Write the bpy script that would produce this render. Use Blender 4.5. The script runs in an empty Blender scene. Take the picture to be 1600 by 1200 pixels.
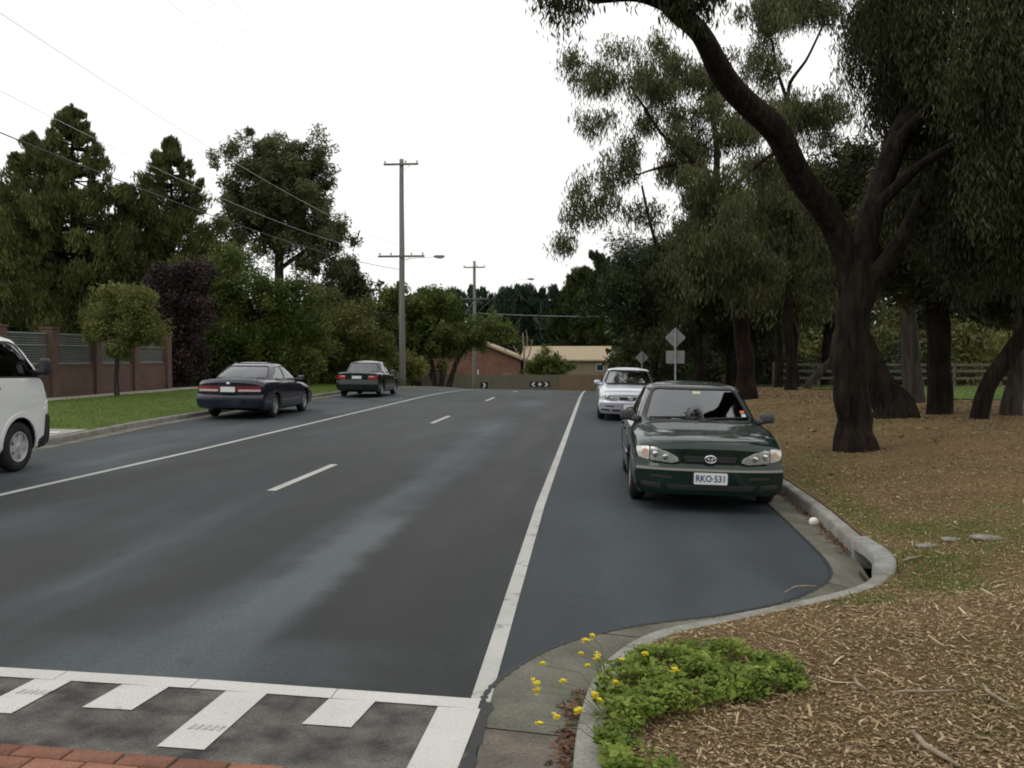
import bpy, bmesh, math, random
import numpy as np
from mathutils import Vector, Matrix
from mathutils.bvhtree import BVHTree

R = math.radians
rng = np.random.default_rng(7)
random.seed(7)
C = bpy.context.scene.collection
scn = bpy.context.scene

# ------------------------------------------------------------------ camera
F, HCAM = 1500.0, 1.70
YAW, PIT = math.atan(130 / F), math.atan(44 / F)
cd = bpy.data.cameras.new('camera')
cd.sensor_width = 36
cd.lens = 36 * F / 1600
cd.clip_start = 0.05
cd.clip_end = 3000
cam = bpy.data.objects.new('camera', cd)
cam.location = (0, 0, HCAM)
cam.rotation_euler = (math.pi / 2 - PIT, 0, YAW)
C.objects.link(cam)
scn.camera = cam

# ------------------------------------------------------------------ sky, sun, exposure
SUN_EL, SUN_AZ = R(52), R(250)          # veiled high sun
w = bpy.data.worlds.new('World')
scn.world = w
w.use_nodes = True
wn, wl = w.node_tree.nodes, w.node_tree.links
wn.clear()
sky = wn.new('ShaderNodeTexSky')
sky.sky_type = 'NISHITA'
sky.sun_disc = False
sky.sun_elevation = SUN_EL
sky.sun_rotation = SUN_AZ
sky.dust_density = 4
hs = wn.new('ShaderNodeHueSaturation')
hs.inputs['Saturation'].default_value = 0.25
tc = wn.new('ShaderNodeTexCoord')
nz = wn.new('ShaderNodeTexNoise')
nz.inputs['Scale'].default_value = 2.2
nz.inputs['Detail'].default_value = 5
cr = wn.new('ShaderNodeValToRGB')       # cloud sheet, radiance before the background strength
cr.color_ramp.elements[0].position = 0.3
cr.color_ramp.elements[0].color = (11.0, 11.0, 10.85, 1)
cr.color_ramp.elements[1].position = 0.75
cr.color_ramp.elements[1].color = (13.5, 13.5, 13.3, 1)
mx = wn.new('ShaderNodeMix')
mx.data_type = 'RGBA'
mx.clamp_factor = True
mx.inputs[0].default_value = 0.9
bg = wn.new('ShaderNodeBackground')
bg.inputs['Strength'].default_value = 0.1
wo = wn.new('ShaderNodeOutputWorld')
wl.new(sky.outputs[0], hs.inputs['Color'])
wl.new(tc.outputs['Generated'], nz.inputs['Vector'])
wl.new(nz.outputs[0], cr.inputs[0])
wl.new(hs.outputs[0], mx.inputs[6])
wl.new(cr.outputs[0], mx.inputs[7])
wl.new(mx.outputs[2], bg.inputs[0])
wl.new(bg.outputs[0], wo.inputs[0])

sd = bpy.data.lights.new('sun', 'SUN')
sd.energy = 0.6
sd.angle = R(35)
sd.color = (1, 0.97, 0.92)
sun = bpy.data.objects.new('sun', sd)
sun.rotation_euler = (math.pi / 2 - SUN_EL, 0, R(180) - SUN_AZ)
C.objects.link(sun)

scn.view_settings.view_transform = 'Standard'
scn.view_settings.look = 'None'
scn.view_settings.exposure = 0.0
scn.view_settings.gamma = 1
scn.view_settings.use_curve_mapping = False
scn.render.engine = 'CYCLES'
scn.cycles.max_bounces = 6
scn.cycles.transparent_max_bounces = 12
scn.cycles.use_denoising = True
scn.cycles.filter_width = 1.9


# ------------------------------------------------------------------ helpers: picture <-> place, terrain
def ray(u, v):
    x, y, z = (u - 800) / F, 1.0, (600 - v) / F
    c, s = math.cos(PIT), math.sin(PIT)
    y, z = y * c + z * s, -y * s + z * c
    c, s = math.cos(YAW), math.sin(YAW)
    return x * c - y * s, x * s + y * c, z


def at(u, v, Y):
    r = ray(u, v)
    t = Y / r[1]
    return Vector((r[0] * t, Y, HCAM + r[2] * t))


def drop(y):
    t = np.clip((np.asarray(y, float) - 38) / 57, 0, 1)
    return -2.1 * t ** 1.6


def cross(x):
    x = np.clip(np.asarray(x, float), -10.7, 2.4)
    return np.where(x < -2, -0.013 * (x + 2), -0.024 * (x + 2))


def zroad(x, y):
    return cross(x) + drop(y)


def sstep(t):
    t = np.clip(t, 0, 1)
    return t * t * (3 - 2 * t)


SEAM = np.array([(-0.50, -4), (-0.50, 3.97), (-.53, 4.46), (-.54, 4.89), (-.36, 5.45), (-.11, 5.86), (.29, 6.24), (.83, 6.58), (1.39, 7.06),
                 (1.77, 7.62), (1.95, 8.09), (2.03, 8.74), (2.07, 10.19), (2.09, 11.22), (2.1, 20), (2.1, 120)])
KERB = np.array([(-.12, -4), (-.09, 4.03), (-.07, 4.53), (-.01, 5.02), (.11, 5.47), (.36, 5.94), (.85, 6.38), (1.56, 7.0), (1.99, 7.45),
                 (2.24, 7.9), (2.33, 8.5), (2.38, 9.35), (2.46, 11.25), (2.48, 20), (2.48, 120)])
LKERB = np.array([(-9.75, -4), (-9.75, 8), (-9.8, 16.5), (-10.0, 18.5), (-10.25, 21), (-10.4, 25), (-10.6, 35), (-10.7, 60), (-10.7, 120)])


def smooth_poly(P, n=400):
    """Catmull-Rom through the points, evenly resampled in parameter."""
    P = np.asarray(P, float)
    Q = np.vstack([2 * P[0] - P[1], P, 2 * P[-1] - P[-2]])
    out = []
    m = max(2, n // (len(P) - 1))
    for i in range(1, len(Q) - 2):
        a, b, c, d = Q[i - 1], Q[i], Q[i + 1], Q[i + 2]
        # centripetal-ish damping: tangent scaled to the segment
        L = np.linalg.norm(c - b)
        t1 = (c - a) / (np.linalg.norm(b - a) + L) * L
        t2 = (d - b) / (np.linalg.norm(d - c) + L) * L
        for k in range(m):
            t = k / m
            h1 = 2 * t ** 3 - 3 * t ** 2 + 1
            h2 = t ** 3 - 2 * t ** 2 + t
            h3 = -2 * t ** 3 + 3 * t ** 2
            h4 = t ** 3 - t ** 2
            out.append(h1 * b + h2 * t1 + h3 * c + h4 * t2)
    out.append(P[-1])
    return np.array(out)


SEAM_S, KERB_S, LKERB_S = smooth_poly(SEAM), smooth_poly(KERB), smooth_poly(LKERB)


def seam_x(y):
    return np.interp(y, SEAM_S[:, 1], SEAM_S[:, 0])


def kerb_x(y):
    return np.interp(y, KERB_S[:, 1], KERB_S[:, 0])


def lkerb_x(y):
    return np.interp(y, LKERB_S[:, 1], LKERB_S[:, 0])


_T = np.gradient(KERB_S, axis=0)
_T /= np.linalg.norm(_T, axis=1)[:, None]
KBACK = KERB_S + np.stack([_T[:, 1], -_T[:, 0]], -1) * .132
KBACK = KBACK[np.argsort(KBACK[:, 1])]


def kback_x(y):
    return np.interp(y, KBACK[:, 1], KBACK[:, 0])


def lump(x, y, s=1.0):
    return s * (0.5 * np.sin(x * 1.3 + 1.7 * np.sin(y * .6)) * np.sin(y * 1.1 + .8) + 0.3 * np.sin(x * 3.1 + y * 1.7) * np.sin(y * 2.7 - x))


def ktop(y):
    return .06 + .055 * sstep((np.asarray(y, float) - 7.5) / .8)


def zright(x, y):
    x = np.asarray(x, float)
    y = np.asarray(y, float)
    d = x - kback_x(y) + .13
    zk = cross(kerb_x(y)) + ktop(y)
    return zk + (0.30 - zk) * sstep((d - 0.1) / 4.5) + drop(y) + lump(x, y, 0.03) * sstep((d - 0.2) / 1.5)


def zleft(x, y):
    x = np.asarray(x, float)
    y = np.asarray(y, float)
    d = lkerb_x(y) - x
    return cross(lkerb_x(y)) + 0.115 + 0.10 * sstep(d / 6) + drop(y) + lump(x, y, 0.012) * sstep((d - 0.2) / 1.0)


# ------------------------------------------------------------------ helpers: objects
def tag(o, label=None, cat=None, group=None, kind=None):
    if label: o['label'] = label
    if cat: o['category'] = cat
    if group: o['group'] = group
    if kind: o['kind'] = kind
    return o


def empty(name, loc=(0, 0, 0), rz=0.0, label=None, cat=None, group=None):
    o = bpy.data.objects.new(name, None)
    o.empty_display_size = 0.2
    o.location = loc
    o.rotation_euler = (0, 0, rz)
    C.objects.link(o)
    return tag(o, label, cat, group)


def np_mesh(name, V, Fc, smooth=False, tint=None):
    """V (n,3); Fc: list of face-index arrays, each (m,k) with its own k."""
    V = np.ascontiguousarray(V, np.float32)
    if isinstance(Fc, np.ndarray):
        Fc = [Fc]
    me = bpy.data.meshes.new(name)
    me.vertices.add(len(V))
    me.vertices.foreach_set('co', V.ravel())
    loops = np.concatenate([f.ravel() for f in Fc]).astype(np.int32)
    tot = np.concatenate([np.full(len(f), f.shape[1]) for f in Fc]).astype(np.int32)
    me.loops.add(len(loops))
    me.loops.foreach_set('vertex_index', loops)
    me.polygons.add(len(tot))
    st = np.concatenate([[0], np.cumsum(tot)[:-1]]).astype(np.int32)
    me.polygons.foreach_set('loop_start', st)
    if smooth:
        me.polygons.foreach_set('use_smooth', np.ones(len(tot), bool))
    if tint is not None:
        a = me.attributes.new('tint', 'FLOAT', 'POINT')
        a.data.foreach_set('value', np.ascontiguousarray(tint, np.float32))
    me.update(calc_edges=True)
    return me


def link(name, me, mat=None, parent=None, kind=None):
    o = bpy.data.objects.new(name, me)
    if mat is not None:
        for m_ in (mat if isinstance(mat, (list, tuple)) else [mat]):
            me.materials.append(m_)
    if parent is not None:
        o.parent = parent
    C.objects.link(o)
    if kind: o['kind'] = kind
    return o


class MB:
    """collects simple solids and links them as ONE mesh object"""

    def __init__(s):
        s.v, s.f = [], []

    def add(s, verts, faces):
        n = len(s.v)
        s.v += [tuple(p) for p in verts]
        s.f += [tuple(i + n for i in f) for f in faces]
        return s

    def box(s, c, d, M=None):
        x, y, z = d[0] / 2, d[1] / 2, d[2] / 2
        p = [Vector((a * x, b * y, e * z)) for a in (-1, 1) for b in (-1, 1) for e in (-1, 1)]
        if M is not None: p = [M @ q for q in p]
        p = [q + Vector(c) for q in p]
        return s.add(p, [(0, 1, 3, 2), (4, 6, 7, 5), (0, 4, 5, 1), (2, 3, 7, 6), (0, 2, 6, 4), (1, 5, 7, 3)])

    def bar(s, a, b, w, h, up=Vector((0, 0, 1))):
        a, b = Vector(a), Vector(b)
        d = (b - a).normalized()
        r = d.cross(up)
        if r.length < 1e-4: r = d.cross(Vector((1, 0, 0)))
        r.normalize()
        u = r.cross(d)
        p = []
        for e in (a, b):
            for i, j in ((-1, -1), (1, -1), (1, 1), (-1, 1)):
                p.append(e + r * (i * w / 2) + u * (j * h / 2))
        return s.add(p, [(3, 2, 1, 0), (4, 5, 6, 7), (0, 1, 5, 4), (1, 2, 6, 5), (2, 3, 7, 6), (3, 0, 4, 7)])

    def tube(s, pts, rad, n=8, cap=True):
        V, Fc = tube_arrays(pts, rad, n)
        fs = [tuple(f) for f in Fc]
        k = len(pts)
        if cap:
            fs.append(tuple(range(n - 1, -1, -1)))
            fs.append(tuple(range((k - 1) * n, k * n)))
        return s.add(V, fs)

    def build(s, name, mat=None, parent=None, kind=None, smooth=False, bevel=0):
        me = bpy.data.meshes.new(name)
        me.from_pydata(s.v, [], s.f)
        if bevel:
            bm = bmesh.new()
            bm.from_mesh(me)
            bmesh.ops.bevel(bm, geom=list(bm.edges), offset=bevel, segments=2, affect='EDGES', clamp_overlap=True)
            bm.to_mesh(me)
            bm.free()
        if smooth:
            me.polygons.foreach_set('use_smooth', np.ones(len(me.polygons), bool))
        me.update()
        return link(name, me, mat, parent, kind)


def tube_arrays(pts, rad, n=8, wob=0.0, rg=None):
    P = np.asarray(pts, float)
    k = len(P)
    rad = np.broadcast_to(np.asarray(rad, float), (k,))
    T = np.gradient(P, axis=0)
    T /= np.linalg.norm(T, axis=1)[:, None] + 1e-9
    ref = np.array([1.0, 0, 0]) if abs(T[0][2]) > .7 else np.array([0, 0, 1.0])
    V = np.zeros((k, n, 3))
    u = np.cross(T[0], ref)
    u /= np.linalg.norm(u)
    ang = np.linspace(0, 2 * np.pi, n, endpoint=False)
    if wob: ph0, ph1, ph2 = rg.random(3) * 6.28
    for i in range(k):
        u = u - T[i] * np.dot(u, T[i])
        u /= np.linalg.norm(u) + 1e-9
        b = np.cross(T[i], u)
        r = rad[i]
        rr = np.full(n, r)
        if wob and rg is not None:
            rr = r * (1 + wob * (.7 * np.sin(ang * 2 + ph0 + i * .17) + .6 * np.sin(ang * 5 + ph1 + i * .11) + .5 * np.sin(ang * 9 + ph2 - i * .2)) + wob * rg.normal(0, .16, n))
        V[i] = P[i] + np.outer(np.cos(ang) * rr, u) + np.outer(np.sin(ang) * rr, b)
    i = np.arange(k - 1)[:, None] * n
    j = np.arange(n)[None, :]
    a = i + j
    b = i + (j + 1) % n
    Fc = np.stack([a, b, b + n, a + n], -1).reshape(-1, 4)
    return V.reshape(-1, 3), Fc


def grid_sheet(name, xs, ys, zf, mat, kind='structure', parent=None):
    """xs(y)-> array of x per row; one sheet of quads"""
    rows = []
    for y in ys:
        x = xs(y)
        rows.append(np.stack([x, np.full_like(x, y), zf(x, np.full_like(x, y))], -1))
    V = np.array(rows)
    m, n = V.shape[:2]
    a = (np.arange(m - 1)[:, None] * n + np.arange(n - 1)[None, :]).ravel()
    Fc = np.stack([a, a + 1, a + n + 1, a + n], -1)
    return link(name, np_mesh(name, V.reshape(-1, 3), Fc, smooth=True), mat, parent, kind)


# ------------------------------------------------------------------ materials
def nodes_of(name):
    m = bpy.data.materials.new(name)
    m.use_nodes = True
    nt = m.node_tree
    b = nt.nodes['Principled BSDF']
    return m, nt, b


def mixc(nt, fac, a, b, mode='MIX'):
    n = nt.nodes.new('ShaderNodeMix')
    n.data_type = 'RGBA'
    n.blend_type = mode
    n.clamp_factor = True
    for i, v in ((0, fac), (6, a), (7, b)):
        if isinstance(v, (int, float)): n.inputs[i].default_value = v
        elif isinstance(v, tuple): n.inputs[i].default_value = (*v[:3], 1)
        else: nt.links.new(v, n.inputs[i])
    return n.outputs[2]


def noise(nt, scale, detail=4, rough=.55, vec=None, stretch=None, coord='Object'):
    n = nt.nodes.new('ShaderNodeTexNoise')
    n.inputs['Scale'].default_value = scale
    n.inputs['Detail'].default_value = detail
    n.inputs['Roughness'].default_value = rough
    if vec is None:
        t = nt.nodes.new('ShaderNodeTexCoord')
        vec = t.outputs[coord]
    if stretch:
        mp = nt.nodes.new('ShaderNodeMapping')
        mp.inputs['Scale'].default_value = stretch
        nt.links.new(vec, mp.inputs[0])
        vec = mp.outputs[0]
    nt.links.new(vec, n.inputs['Vector'])
    return n.outputs[0]


def ramp(nt, fac, stops):
    n = nt.nodes.new('ShaderNodeValToRGB')
    e = n.color_ramp.elements
    while len(e) < len(stops): e.new(0.5)
    for i, (p, c) in enumerate(stops):
        e[i].position = p
        e[i].color = (c, c, c, 1) if isinstance(c, (int, float)) else (*c, 1)
    nt.links.new(fac, n.inputs[0])
    return n.outputs[0]


def bump(nt, b, h, strength=.3, dist=.01):
    n = nt.nodes.new('ShaderNodeBump')
    n.inputs['Strength'].default_value = strength
    n.inputs['Distance'].default_value = dist
    nt.links.new(h, n.inputs['Height'])
    nt.links.new(n.outputs[0], b.inputs['Normal'])


def mat(name, c1, c2=None, scale=5, rough=.7, spec=.4, metal=0, bs=0, bscale=None, bd=.01, stretch=None, coat=0, lo=.35, hi=.65, grain=None, detail=4, objvar=0):
    m, nt, b = nodes_of(name)
    b.inputs['Roughness'].default_value = rough
    b.inputs['Specular IOR Level'].default_value = spec
    b.inputs['Metallic'].default_value = metal
    b.inputs['Coat Weight'].default_value = coat
    b.inputs['Coat Roughness'].default_value = .04
    b.inputs['Base Color'].default_value = (*c1, 1)
    col = None
    if c2 is not None:
        f = ramp(nt, noise(nt, scale, detail, stretch=stretch), [(lo, 0.0), (hi, 1.0)])
        col = mixc(nt, f, c1, c2)
    if grain:
        g = ramp(nt, noise(nt, grain[0], 3), [(.3, 1 - grain[1]), (.7, 1 + grain[1])])
        col = mixc(nt, 1.0, col if col is not None else c1, g, 'MULTIPLY')
    if objvar:
        oi = nt.nodes.new('ShaderNodeObjectInfo')
        g = ramp(nt, oi.outputs['Random'], [(0, 1 - objvar), (1, 1 + objvar)])
        col = mixc(nt, 1.0, col if col is not None else c1, g, 'MULTIPLY')
    if col is not None:
        nt.links.new(col, b.inputs['Base Color'])
    if bs:
        bump(nt, b, noise(nt, bscale or scale * 4, 5, stretch=stretch), bs, bd)
    return m


def leaf_mat(name, cs, trans=.3, rough=.55, spec=.25):
    m, nt, b = nodes_of(name)
    at_ = nt.nodes.new('ShaderNodeAttribute')
    at_.attribute_name = 'tint'
    col = ramp(nt, at_.outputs['Fac'], [(i / (len(cs) - 1), c) for i, c in enumerate(cs)])
    nt.links.new(col, b.inputs['Base Color'])
    b.inputs['Roughness'].default_value = rough
    b.inputs['Specular IOR Level'].default_value = spec
    if trans:
        t = nt.nodes.new('ShaderNodeBsdfTranslucent')
        nt.links.new(col, t.inputs[0])
        ms = nt.nodes.new('ShaderNodeMixShader')
        ms.inputs[0].default_value = trans
        nt.links.new(b.outputs[0], ms.inputs[1])
        nt.links.new(t.outputs[0], ms.inputs[2])
        nt.links.new(ms.outputs[0], nt.nodes['Material Output'].inputs[0])
    return m


def glass_mat(name, tint=(.55, .63, .6), ior=1.9):
    m, nt, b = nodes_of(name)
    nt.nodes.remove(b)
    t = nt.nodes.new('ShaderNodeBsdfTransparent')
    t.inputs[0].default_value = (*tint, 1)
    g = nt.nodes.new('ShaderNodeBsdfGlossy')
    g.inputs['Roughness'].default_value = .015
    g.inputs[0].default_value = (.95, .97, 1, 1)
    f = nt.nodes.new('ShaderNodeFresnel')
    f.inputs[0].default_value = ior
    ms = nt.nodes.new('ShaderNodeMixShader')
    nt.links.new(f.outputs[0], ms.inputs[0])
    nt.links.new(t.outputs[0], ms.inputs[1])
    nt.links.new(g.outputs[0], ms.inputs[2])
    nt.links.new(ms.outputs[0], nt.nodes['Material Output'].inputs[0])
    return m


def brick_mat(name, c1, c2, mortar, scale=1.0):
    """far brickwork: courses too small to build singly"""
    m, nt, b = nodes_of(name)
    t = nt.nodes.new('ShaderNodeTexCoord')
    s = nt.nodes.new('ShaderNodeSeparateXYZ')
    nt.links.new(t.outputs['Object'], s.inputs[0])
    ad = nt.nodes.new('ShaderNodeMath')
    nt.links.new(s.outputs[0], ad.inputs[0])
    nt.links.new(s.outputs[1], ad.inputs[1])
    cb = nt.nodes.new('ShaderNodeCombineXYZ')
    nt.links.new(ad.outputs[0], cb.inputs[0])
    nt.links.new(s.outputs[2], cb.inputs[1])
    k = nt.nodes.new('ShaderNodeTexBrick')
    k.inputs['Scale'].default_value = 1
    k.inputs['Brick Width'].default_value = .24
    k.inputs['Row Height'].default_value = .086
    k.inputs['Mortar Size'].default_value = .01
    for i, c in ((1, c1), (2, c2), (3, mortar)):
        k.inputs[i].default_value = (*c, 1)
    nt.links.new(cb.outputs[0], k.inputs[0])
    g = ramp(nt, noise(nt, 1.3, 5), [(.3, .75), (.7, 1.2)])
    nt.links.new(mixc(nt, 1, k.outputs[0], g, 'MULTIPLY'), b.inputs['Base Color'])
    b.inputs['Roughness'].default_value = .85
    bump(nt, b, k.outputs[1], -.5, .01)
    return m


M = {}


def asphalt_mat():
    m, nt, b = nodes_of('road_asphalt')
    t = nt.nodes.new('ShaderNodeTexCoord')
    s = nt.nodes.new('ShaderNodeSeparateXYZ')
    nt.links.new(t.outputs['Object'], s.inputs[0])
    # wheel tracks: dark polished bands either side of each lane's centre, wandering a little
    wv = noise(nt, .35, 3, stretch=(1, .25, 1))
    a1 = nt.nodes.new('ShaderNodeMath'); a1.operation = 'MULTIPLY_ADD'
    nt.links.new(wv, a1.inputs[0]); a1.inputs[1].default_value = .9
    nt.links.new(s.outputs[0], a1.inputs[2])
    mr = nt.nodes.new('ShaderNodeMapRange')
    nt.links.new(a1.outputs[0], mr.inputs[0])
    mr.inputs[1].default_value = -10.2
    mr.inputs[2].default_value = 2.8
    def p(x): return (x + .45 + 10.2) / 13.0
    tr = ramp(nt, mr.outputs[0], [(0, .50), (p(-7.1), .52), (p(-6.1), .22), (p(-5.3), .42), (p(-4.5), .18), (p(-3.9), .40), (p(-3.2), .16),
                                  (p(-2.45), .72), (p(-2.0), .64), (p(-1.5), .0), (p(-1.1), .04), (p(-.6), .50), (p(.2), .60), (1, .52)])
    big = ramp(nt, noise(nt, .55, 4, stretch=(1, .30, 1)), [(.38, 0.0), (.60, 1.0)])
    strk = ramp(nt, noise(nt, 1.8, 6, .65, stretch=(1, .10, 1)), [(.35, 0.0), (.68, 1.0)])
    v = mixc(nt, .34, tr, big)
    v = mixc(nt, .20, v, strk)
    col = ramp(nt, v, [(.14, (.0165, .0165, .0160)), (.32, (.030, .031, .031)), (.52, (.053, .060, .063)), (.70, (.088, .098, .102)), (.85, (.118, .130, .134))])
    # darker patches where the newer seal has bled
    pt = ramp(nt, noise(nt, .26, 5, .6, stretch=(1, .45, 1)), [(.42, .66), (.55, 1.0)])
    spots = ramp(nt, noise(nt, 3.4, 3, .6), [(.27, .55), (.36, 1.0)])
    pt = mixc(nt, .7, pt, spots, 'MULTIPLY')
    col = mixc(nt, 1, col, pt, 'MULTIPLY')
    # broad damp and worn patches, each with its own place on the lane
    sx, sy = s.outputs[0], s.outputs[1]
    wob = noise(nt, 1.1, 5, .65)

    def mth(op, a, b=None, c=None):
        n = nt.nodes.new('ShaderNodeMath')
        n.operation = op
        for i, q in enumerate((a, b, c)):
            if q is None: continue
            if isinstance(q, (int, float)): n.inputs[i].default_value = q
            else: nt.links.new(q, n.inputs[i])
        return n.outputs[0]

    def patch_mask(x0, x1, y0, y1, fx, fy):
        dx = mth('MULTIPLY_ADD', wob, 1.5 * fx * 2, sx)
        dy = mth('MULTIPLY_ADD', wob, 1.5 * fy * 2, sy)
        cx, cy = (x0 + x1) / 2 + 1.5 * fx, (y0 + y1) / 2 + 1.5 * fy
        ex = mth('DIVIDE', mth('SUBTRACT', (x1 - x0) / 2 + fx, mth('ABSOLUTE', mth('SUBTRACT', dx, cx))), 2 * fx)
        ey = mth('DIVIDE', mth('SUBTRACT', (y1 - y0) / 2 + fy, mth('ABSOLUTE', mth('SUBTRACT', dy, cy))), 2 * fy)
        def ss(t):
            m_ = nt.nodes.new('ShaderNodeMapRange')
            m_.interpolation_type = 'SMOOTHSTEP'
            nt.links.new(t, m_.inputs[0])
            return m_.outputs[0]
        return mth('MULTIPLY', ss(ex), ss(ey))
    for (x0, x1, y0, y1, fx, fy, k, c_) in ((-1.85, -1.0, 5.2, 14, .22, 1.6, .80, (.021, .021, .020)), (-3.25, -2.6, 5.9, 13, .22, 1.5, .68, (.021, .021, .020)),
                                            (-2.4, -1.95, 5.7, 10.0, .13, 1.0, .66, (.125, .137, .140)), (-2.5, -2.1, 10, 17, .18, 2.0, .14, (.105, .116, .119)),
                                            (-6.6, -4.3, 5.4, 8.6, .5, 1.0, .50, (.030, .030, .029)), (-3.4, -1.2, 4.75, 5.5, .5, .25, .35, (.085, .097, .103)),
                                            (-5.6, -4.9, 9, 22, .3, 3.0, .40, (.032, .033, .033)), (-1.7, -1.1, 15, 30, .25, 4.0, .40, (.034, .035, .035))):
        col = mixc(nt, mth('MULTIPLY', patch_mask(x0, x1, y0, y1, fx, fy), k), col, c_)
    bay = ramp(nt, mth('MULTIPLY_ADD', sx, .5, .5), [(.18, 0.0), (.24, 1.0)])
    col = mixc(nt, bay, col, mixc(nt, .55, col, (.040, .049, .056)))
    g = ramp(nt, noise(nt, 130, 2, .8), [(.3, .60), (.7, 1.45)])
    col = mixc(nt, 1, col, g, 'MULTIPLY')
    g2 = ramp(nt, noise(nt, 42, 5, .8), [(.3, .76), (.7, 1.24)])
    col = mixc(nt, 1, col, g2, 'MULTIPLY')
    col = mixc(nt, 1, col, (.79, .84, .87), "MULTIPLY")
    nt.links.new(col, b.inputs['Base Color'])
    rr = ramp(nt, v, [(.1, .58), (.9, .82)])
    nt.links.new(rr, b.inputs['Roughness'])
    b.inputs['Specular IOR Level'].default_value = .22
    bump(nt, b, noise(nt, 120, 3, .7), .45, .006)
    return m


M['asphalt'] = asphalt_mat()
M['ramp_asphalt'] = mat('ramp_asphalt', (.036, .034, .031), (.125, .117, .103), 4.5, rough=.85, spec=.3, bs=.8, bscale=70, bd=.012, grain=(110, .45), detail=7)
M['joint'] = mat('joint_tar', (.012, .012, .013), (.02, .02, .02), 30, rough=.6)


def paint_mat(name, c, wear=.5, sc=6):
    m, nt, b = nodes_of(name)
    f = noise(nt, sc, 7, .72)
    f = ramp(nt, f, [(wear - .13, 0.0), (wear + .02, 1.0)])
    g = ramp(nt, noise(nt, 130, 2, .7), [(.28, 0.0), (.42, 1.0)])
    f2 = mixc(nt, 1, f, g, 'MULTIPLY')
    big = ramp(nt, noise(nt, 1.2, 3), [(.3, (c[0] * .82, c[1] * .82, c[2] * .8)), (.7, c)])
    nt.links.new(mixc(nt, f2, (.13, .13, .125), big), b.inputs['Base Color'])
    b.inputs['Roughness'].default_value = .6
    bump(nt, b, noise(nt, 120, 3, .7), .35, .005)
    return m


M['line_paint'] = paint_mat('line_paint', (.44, .435, .405), .42)
M['scuff'] = mat('rubber_scuff', (.22, .215, .20), (.42, .41, .39), 60, rough=.8)
M['bar_paint'] = paint_mat('bar_paint', (.55, .535, .505), .36)
M['concrete'] = mat('kerb_concrete', (.27, .265, .235), (.17, .165, .14), 3.5, rough=.9, spec=.2, bs=.4, bscale=60, bd=.004, grain=(55, .22), detail=7, objvar=.10)
M['gutter_near'] = mat('gutter_concrete_brown', (.165, .14, .115), (.10, .086, .07), 3.0, rough=.9, spec=.2, bs=.4, bscale=60, bd=.004, grain=(60, .25), detail=7)
M['gutter'] = mat('gutter_concrete', (.155, .15, .118), (.085, .082, .062), 2.2, rough=.9, spec=.2, bs=.4, bscale=60, bd=.004, grain=(60, .22), detail=7, objvar=.12)
M['lintel'] = mat('lintel_concrete', (.27, .27, .25), (.18, .18, .16), 6, rough=.9, spec=.2, bs=.3, bscale=50, bd=.004, grain=(60, .15), detail=6)
M['path'] = mat('path_concrete', (.33, .31, .26), (.25, .235, .20), 2, rough=.9, grain=(30, .15))
M['paver'] = mat('paver_brick', (.225, .105, .068), (.155, .074, .050), 9, rough=.88, spec=.2, bs=.5, bscale=60, bd=.004, grain=(70, .25), detail=6, objvar=.28)
M['soil'] = mat('bare_soil', (.06, .05, .035), (.04, .035, .022), 2, rough=.95)
M['void'] = mat('pit_void', (.012, .011, .010), (.02, .018, .015), 8, rough=.95)


def mulch_mat():
    m, nt, b = nodes_of('bark_mulch')
    a = noise(nt, 38, 6, .7)
    col = ramp(nt, a, [(.25, (.050, .032, .014)), (.42, (.13, .086, .041)), (.6, (.22, .155, .080)), (.75, (.34, .262, .155))])
    big = ramp(nt, noise(nt, .45, 4), [(.35, (.74, .72, .64)), (.7, (1.1, 1.05, .96))])
    col = mixc(nt, 1, col, big, 'MULTIPLY')
    gm = ramp(nt, noise(nt, .75, 5, .6), [(.54, 0.0), (.72, .70)])
    col = mixc(nt, gm, col, (.075, .092, .022))
    nt.links.new(col, b.inputs['Base Color'])
    b.inputs['Roughness'].default_value = .95
    b.inputs['Specular IOR Level'].default_value = .15
    bump(nt, b, noise(nt, 45, 6, .7), 1.0, .03)
    return m


M['mulch'] = mulch_mat()
M['grass_ground'] = mat('turf', (.085, .135, .026), (.055, .09, .02), 1.2, rough=.95, spec=.15, bs=.8, bscale=40, bd=.03, grain=(18, .3), detail=6)
M['lawn'] = mat('park_lawn', (.085, .15, .026), (.06, .10, .022), .5, rough=.95, spec=.1, bs=.6, bscale=10, bd=.05, grain=(5, .25))
M['earth'] = mat('far_ground', (.075, .09, .035), (.05, .06, .028), .2, rough=.95)
M['grass_blade'] = leaf_mat('grass_blade', [(.06, .095, .016), (.115, .17, .026), (.20, .24, .055)], .35)
M['chip'] = leaf_mat('wood_chip', [(.075, .049, .024), (.185, .127, .068), (.31, .230, .130), (.50, .41, .27)], 0, .9, .1)
M['weed'] = leaf_mat('weed_leaf', [(.065, .110, .014), (.165, .230, .034), (.33, .39, .09)], .40, .5, .2)
M['petal'] = leaf_mat('yellow_petal', [(.75, .6, .02), (.85, .74, .06)], .3)
M['stemg'] = mat('flower_stem', (.09, .14, .04), rough=.7)
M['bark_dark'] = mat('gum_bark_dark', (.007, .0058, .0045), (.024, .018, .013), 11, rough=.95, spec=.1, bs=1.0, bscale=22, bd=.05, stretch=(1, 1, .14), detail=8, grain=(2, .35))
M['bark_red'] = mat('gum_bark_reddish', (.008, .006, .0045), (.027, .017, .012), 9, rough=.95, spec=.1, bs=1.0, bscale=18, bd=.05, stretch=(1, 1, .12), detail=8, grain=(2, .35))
M['bark_grey'] = mat('gum_bark_grey', (.026, .023, .018), (.062, .054, .043), 8, rough=.95, spec=.15, bs=.8, bscale=9, bd=.04, stretch=(1, 1, .2), detail=7)
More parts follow.
